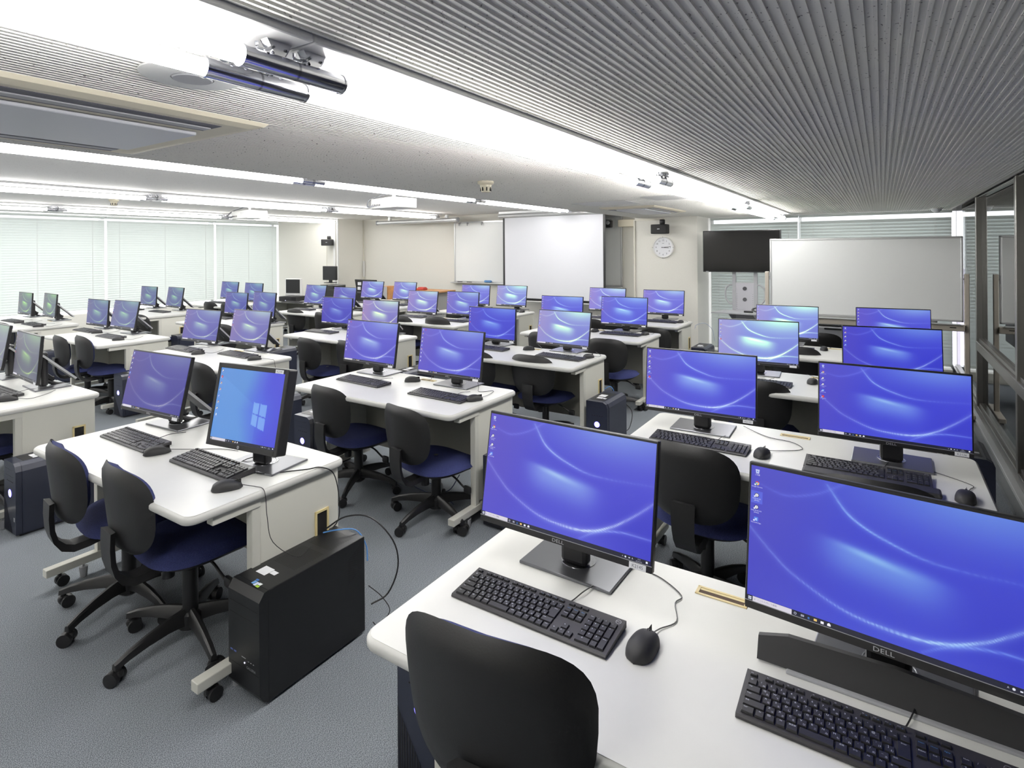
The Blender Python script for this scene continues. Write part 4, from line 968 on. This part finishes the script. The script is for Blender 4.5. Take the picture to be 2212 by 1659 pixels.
# television on stand
def tv():
    r=empty('television_stand',(-1.54,8.12,0)); tag(r,'grey wheeled television stand with round holes, shelf and side handles','television stand')
    b=MB(); 
    for x in(-.135,.135): b.bb(x-.022,x+.022,-.02,.02,.1,1.75)
    b.build('upright',M_GREYP,r)
    b=MB(); b.bb(-.115,.115,-.015,.0,.3,1.16); pn=b.build('back_panel',mat('panel_grey',(182,182,188),.4),r)
    for z in(1.08,.935):
        b=MB(); b.lathe([(.026,0),(.026,.004)],20,T=tf((.0,-.016,z),PI/2)); b.build('round_hole',mat('hole_grey',(70,70,74),.6),pn)
    b=MB()
    for x in(-.10,.10):
        for i in range(9): b.bb(x-.0025,x+.0025,-.0165,-.015,.78+i*.028,.785+i*.028)
    b.build('slot_holes',M_DARK,pn)
    for s in(-1,1):
        b=MB(); b.tube([(s*.15,0,1.13),(s*.2,0,1.12),(s*.245,0,1.07),(s*.245,0,.95),(s*.2,0,.88),(s*.15,0,.875)],.011,8); b.build('handle',M_GREYP,r,True)
    b=MB(); b.prism([(-.34,-.42),(.30,-.42),(.25,-.02),(-.25,-.02)],'z',.775,.79); sh=b.build('shelf',M_GREYP,r)
    for x in(-.16,.14): b=MB(); b.add([(x,-.3,.775),(x,-.02,.775),(x,-.02,.66),(x+.004,-.3,.775),(x+.004,-.02,.775),(x+.004,-.02,.66)],[[0,1,2],[5,4,3],[0,3,4,1],[1,4,5,2],[2,5,3,0]]); b.build('shelf_gusset',M_GREYP,sh)
    b=MB(); b.bb(-.35,.35,-.3,.3,.04,.10,.01); b.build('base',M_GREYP,r)
    b=MB(); 
    for x in(-.3,.3):
        for y in(-.25,.25): b.cyl((x-.015,y,.025),(x+.015,y,.025),.025,n=12)
    b.build('casters',M_BLK,r,True)
    t=empty('television',(-1.575,8.03,1.30)); tag(t,'black flat television screen mounted on the grey stand','television')
    b=MB(); b.bb(-.49,.49,0,.05,0,.56,.006); b.build('housing',M_BLK,t)
    b=MB(); b.bb(-.478,.478,-.0015,0,.015,.548); b.build('screen',M_TV,t)
    b=MB(); b.bb(-.45,-.415,-.002,0,.003,.010); b.build('badge',M_LOGO,t)
tv()
cb=MB(); cb.tube([(-.05,0,.03),(0,.02,.06),(.05,.01,.03),(0,-.03,.02),(-.04,.0,.05),(.03,.03,.07),(.1,.05,.1),(.14,.02,.02)],.008,6); cb.bb(-.14,-.03,-.03,0,.0,.022,.004)
tag(cb.build('cable_bundle',M_BLK,None,True,loc=(-1.36,7.85,.79)),'coiled black cable and plug on the television stand shelf','cable')
# mobile whiteboard
def mobile():
    r=empty('mobile_whiteboard',(-.20,6.9,0)); tag(r,'large white mobile whiteboard on beige wheeled stand near the glass wall','whiteboard')
    b=MB(); b.bb(-.83,.835,-.008,.008,.92,1.705); b.build('board_surface',M_WB,r)
    b=MB()
    for q in((-.845,.85,1.70,1.72),(-.845,.85,.90,.92),(-.845,-.825,.90,1.72),(.83,.85,.90,1.72)): b.bb(q[0],q[1],-.014,.014,q[2],q[3],.005)
    b.build('frame',M_ALU,r)
    for s in(-.875,.875):
        b=MB(); b.bb(s-.02,s+.02,-.02,.02,.08,1.36,.006); b.bb(s-.03,s+.03,-.3,.3,.05,.09,.008); lg=b.build('post',M_BEIGE,r)
        for y in(-.27,.27): c_=MB(); c_.cyl((s-.012,y,.025),(s+.012,y,.025),.025,n=14); c_.build('caster',M_GREYP,lg,True)
        b=MB(); b.cyl((s*.955,0,1.31),(s,0,1.31),.008,n=8); b.bb(s*.965-.004,s*.965+.004,-.02,.02,1.27,1.35); b.build('pivot',M_GREYP,r,True)
    b=MB(); b.bb(-.86,.86,-.05,.03,.815,.875,.008); b.build('cross_bar',M_BEIGE,r)
    b=MB(); b.bb(-.80,.82,-.075,-.02,.875,.885,.002); b.build('pen_tray',M_ALU,r)
    b=MB(); b.bb(.74,.79,-.052,-.05,.845,.853); b.build('maker_plate',M_DARK,r)
mobile()
# large-format printer
def plotter():
    r=empty('large_format_printer',(-.12,7.35,0)); tag(r,'white wide-format printer behind the farthest desk, below the mobile whiteboard','printer')
    b=MB(); b.bb(-.62,.60,0,.5,.62,.90,.02,seg=3); b.build('body',M_WPL,r)
    b=MB(); b.bb(-.60,.58,-.01,.4,.90,.935,.01); b.build('lid',M_WPL,r)
    b=MB(); b.bb(-.60,.10,-.012,.0,.79,.835,.002); b.build('paper_slot',M_DARK,r)
    b=MB(); b.bb(-.60,.10,-.10,-.0,.765,.78,.004); b.build('output_guide',M_ALU,r)
    b=MB(); b.bb(-.58,.05,-.16,.1,.62,.74,.01); b.bb(-.56,.03,-.19,.1,.50,.60,.01); b.build('paper_tray',M_GREYP,r)
    b=MB(); b.bb(-.42,-.2,-.165,-.155,.715,.735,.003); b.bb(-.42,-.2,-.195,-.185,.585,.60,.003); b.build('tray_handle',M_BLK,r)
    b=MB(); b.text('EPSON',-.36,-.003,.865,.03,TX); b.build('logo',M_TICK,r)
    b=MB(); 
    for x in(-.55,.5): b.bb(x-.03,x+.03,.05,.45,.03,.62,.004)
    b.build('legs',M_GREYP,r)
plotter()
# ---------------- front left: lectern, rack, old computers ----------------
r=empty('lectern',(-7.12,8.05,0)); tag(r,'grey lectern with a wooden top in front of the beige wall','lectern')
b=MB(); b.prism([(-.38,0),(.42,0),(.34,.86),(-.32,.86)],'y',-.2,.22); b.build('body',mat('lectern_grey',(172,172,170),.5),r)
b=MB(); b.bb(-.42,.50,-.27,.27,.865,.89,.004); b.build('top',M_WOOD,r)
b=MB(); b.box(0,0,.02,.22,.12,.035,.012); b.box(.03,.0,.045,.14,.09,.02,.008); tag(b.build('pen_box',M_RED,loc=(-7.18,8.0,.89)),'small red box on the wooden lectern top','box')
b=MB(); b.cyl((-.07,0,.008),(.07,0,.03),.006,n=8); tag(b.build('marker_pen',M_GREEN,loc=(-7.46,8.0,.89)),'green marker lying at the left of the lectern top','pen')
r=empty('equipment_rack',(-9.35,7.95,0)); tag(r,'black equipment rack carrying the old square monitor near the corner','rack')
b=MB(); b.bb(-.36,.34,-.25,.25,.02,.86,.006); b.build('cabinet',M_BLK,r)
b=MB(); b.bb(-.30,.28,-.262,-.25,.60,.83,.003); b.bb(-.30,.28,-.262,-.25,.1,.57,.003); b.build('door',M_BLKM,r)
r2=empty('video_deck',(-9.5,7.9,.86)); tag(r2,'black flat video deck under the old square monitor on the rack','video player')
b=MB(); b.bb(-.2,.2,-.16,.16,0,.075,.005); b.build('case',M_BLK,r2); b=MB(); b.bb(-.15,-.07,-.163,-.16,.03,.055); b.build('display',M_GREYP,r2)
b=MB(); b.bb(-.1,.18,-.12,.1,.0,.003); b.v=[Vector((v.x,v.y,v.z+.02*math.sin(v.x*20))) for v in b.v]; tag(b.build('paper_sheet',M_WHITE,loc=(-9.34,7.84,.945)),'white paper sheets lying below the old monitor on the rack','paper')
def oldmon(X,Y,Z,yaw,w_,h_,case,label,scr=(30,30,32)):
    r=empty('old_monitor',(X,Y,Z-h_/2-.09 if case is not M_BLK else Z-h_/2-.06),math.radians(yaw)); tag(r,label,'monitor')
    z0=h_/2+.09 if case is not M_BLK else h_/2+.06
    b=MB(); b.bb(-w_/2,w_/2,0,.05,z0-h_/2,z0+h_/2,.008); b.bb(-w_*.3,w_*.3,.05,.1,z0-h_*.3,z0+h_*.3,.01); b.build('housing',case,r)
    b=MB(); b.bb(-w_/2+.02,w_/2-.02,-.002,0,z0-h_/2+(.045 if case is not M_BLK else .02),z0+h_/2-.018); b.build('screen',mat('dark_screen',scr,.3),r)
    b=MB(); b.bb(-.03,.03,.02,.06,.01,z0-h_/4); b.bb(-.1,.1,-.05,.12,0,.014,.005); b.build('stand',case,r)
oldmon(-9.49,7.80,1.175,9.7,.345,.285,M_BLK,'old square monitor with a dark screen on the black rack')
oldmon(-9.30,6.80,.955,14,.355,.32,M_WPL,'white-framed old monitor with dark screen on the flat black computer')
r=empty('desktop_computer',(-9.30,6.80,.70),.2); tag(r,'flat black desktop computer lying under the white-framed monitor','computer')
b=MB(); b.bb(-.2,.2,-.15,.17,0,.085,.005); b.build('case',M_BLK,r); b=MB(); b.bb(-.18,-.05,-.153,-.15,.01,.075); b.bb(.03,.1,-.153,-.15,.02,.06); b.build('front_bays',M_BLKM,r); b=MB(); b.bb(-.045,-.035,-.154,-.15,.01,.02); b.build('power_light',M_GLOWW,r)
kb=make_keyboard('E',5,'R',-8.97,6.55,.12); tag(kb,'dark keyboard beside the white-framed monitor on the farthest desk by the blinds','keyboard','black wired keyboards')
r=empty('fax_machine',(-8.5,7.78,0)); tag(r,'black open-lid device on a dark stand behind the left desks','office machine')
b=MB(); b.bb(-.26,.30,-.2,.2,.02,.83,.006); b.build('cabinet',M_BLK,r)
b=MB(); b.box(.03,.08,.94,.60,.02,.25,.006,T=tf((0,0,0),.2)); b.build('lid',M_BLK,r)
b=MB(); b.bb(-.17,-.09,.035,.055,.95,1.01); b.bb(-.16,-.09,.02,.04,.86,.92); b.build('paper_note',M_WHITE,r)
r=empty('loudspeaker',(-7.93,7.92,.70)); tag(r,'bookshelf loudspeaker with grey front and wooden side behind the left desks','speaker')
b=MB(); b.bb(-.075,.085,-.1,.1,0,.25,.003); b.build('cabinet',M_WOOD,r); b=MB(); b.bb(-.075,.055,-.112,-.1,0.005,.245,.003); b.build('grille',mat('speaker_cloth',(196,198,202),.7),r)
r=empty('side_table',(-8.05,8.0,0)); tag(r,'pale low table carrying the wooden loudspeaker','table')
b=MB(); b.bb(-.5,.4,-.3,.3,.67,.70,.006); b.build('tabletop',M_TOP,r)
for x in(-.45,.35):
    for y in(-.25,.25): b=MB(); b.cyl((x,y,0),(x,y,.67),.015,n=10); b.build('leg',M_GREYP,r,True)
# ---------------- ceiling devices ----------------
def aircon(x0,x1,y0,y1,label,slots='y'):
    r=empty('ceiling_air_conditioner',((x0+x1)/2,(y0+y1)/2,HR-.006)); tag(r,label,'air conditioner','ceiling air conditioners')
    w_,l_=(x1-x0)/2,(y1-y0)/2
    b=MB(); vs=[]
    for o,z in((0,0),(.012,-.012),(.05,-.02)):
        vs+=[(-w_+o,-l_+o,z),(w_-o,-l_+o,z),(w_-o,l_-o,z),(-w_+o,l_-o,z)]
    fs=[]
    for q in(0,4):
        for j in range(4): k=(j+1)%4; fs.append([q+j,q+4+j,q+4+k,q+k])
    fs.append([8,11,10,9]); b.add(vs,fs); b.build('frame',M_SKIN,r)
    b=MB(); b.bb(-w_*.52,w_*.52,-l_+.13,l_-.13,-.034,-.02,.004); b.build('intake_panel',mat('intake_grey',(196,198,206),.35),r)
    for s in(-1,1):
        b=MB(); b.bb(s*w_*.60,s*w_*.84,-l_+.13,l_-.13,-.0215,-.018); sl=b.build('air_slot',mat('slot_dark',(70,70,84),.5),r)
        b=MB(); b.bb(s*w_*.66,s*w_*.74,-l_+.14,l_-.14,-.026,-.0215,.001); b.build('louvre',M_GREYP,sl)
aircon(-2.86,-1.85,-.35,1.26,'large cream ceiling air conditioner at upper left, under the nearest light tubes')
aircon(-2.62,-1.99,5.83,7.0,'far ceiling air conditioner above the farthest desks before the pillar')
def smoke(x,y,z,label,s=1):
    r=empty('smoke_detector',(x,y,z)); tag(r,label,'smoke detector','cream smoke detectors')
    b=MB(); b.lathe([(.055*s,0),(.055*s,-.018*s),(.048*s,-.026*s),(.036*s,-.03*s)],24); b.build('base',M_SKIN,r,True)
    b=MB(); b.lathe([(.040*s,-.03*s),(.038*s,-.045*s),(.030*s,-.078*s),(.012*s,-.08*s)],24); h_=b.build('sensor_head',M_SKIN,r,True)
    b=MB()
    for i in range(8): a=i*PI/4; b.box(math.cos(a)*.0355*s,math.sin(a)*.0355*s,-.058*s,.004,.008,.026*s,T=Matrix.Rotation(a,4,'Z'))
    b.build('vent_slots',M_DARK,h_)
smoke(-2.22,3.12,HR,'cream smoke detector hanging from the middle of the ribbed ceiling')
smoke(-8.32,3.42,HL,'small cream smoke detector on the left ceiling between two light strips')
r=empty('dome_camera',(.55,8.45,HR)); tag(r,'small clear dome camera on the ceiling near the glass wall corner','camera')
b=MB(); b.lathe([(.065,0),(.065,-.012),(.055,-.018)],24); b.build('base',M_WPL,r,True)
b=MB(); b.lathe([(.052,-.018),(.048,-.038),(.03,-.055),(.008,-.062)],24); b.build('dome',mat('dome_smoke',(225,228,232),.1),r,True)
r=empty('ceiling_loudspeaker',(-1.50,.80,HR-.006)); tag(r,'round flush ceiling speaker grille behind the nearest light tubes','ceiling speaker')
b=MB(); b.lathe([(.12,0),(.12,-.004),(.11,-.008),(.05,-.009),(.05,-.006)],36); b.build('rim',M_WPL,r,True)
b=MB(); b.lathe([(.05,-.006),(.045,-.012)],20); b.build('grille',M_GREYP,r,True)
def projector(x,y,z,w_,label,rz=0):
    r=empty('projector',(x,y,z),rz); tag(r,label,'projector','ceiling projectors')
    b=MB(); b.bb(-w_/2,w_/2,-.15,.15,-.055,.055,.008); b.build('case',M_WPL,r)
    b=MB()
    for i in range(7):
        for j in range(6): b.bb(.04+i*.022,.05+i*.022,-.1515,-.15,-.035+j*.012,-.028+j*.012)
    b.build('vent_grid',M_GREYP,r)
    b=MB(); b.cyl((0,0,.055),(0,0,HL-z),.02,n=12); b.bb(-.07,.07,-.07,.07,.055,.07); b.build('ceiling_mount',M_WPL,r,True)
    b=MB()
    for i in range(5): b.bb(-w_/2+.03+i*.03,-w_/2+.045+i*.03,-.152,-.15,-.03,-.01)
    b.build('ports',M_DARK,r)
    b=MB(); b.tube([(-w_/2+.05,-.15,-.02),(-w_/2+.01,-.2,-.03),(-w_/2-.02,-.14,.05),(-.03,-.03,.12),(0,.0,HL-z-.02)],.006,6); b.tube([(-w_/2+.1,-.15,-.02),(-w_/2+.03,-.21,-.045),(-w_/2-.03,-.14,.04),(-.04,-.03,.13)],.005,6); b.build('cables',mat('cable_grey',(110,112,118),.5),r,True)
projector(-4.52,4.6,2.14,.42,'white ceiling projector hanging below the second light strip',-.1)
projector(-7.62,4.86,2.15,.46,'white ceiling projector hanging near the left light strips',-.1)
# square vent panels in the low ceiling
for x,y in((-2.3,5.3),(-1.5,5.05)):
    b=MB(); b.bb(-.28,.28,-.22,.22,-.004,0,.001); tag(b.build('ceiling_access_panel',M_CEIL2,loc=(x,y,HR-.006)),'flat access panel in the ribbed ceiling %s'%('left of far light strip, before the air conditioner' if x<-2 else 'close to the far light strip'),'ceiling panel')
b=MB(); b.bb(-.02,.02,0,.03,0,.35,.004); tag(b.build('corner_conduit',M_WPL,loc=(-9.69,8.9,1.05)),'short white conduit in the beige corner behind the black device','conduit')
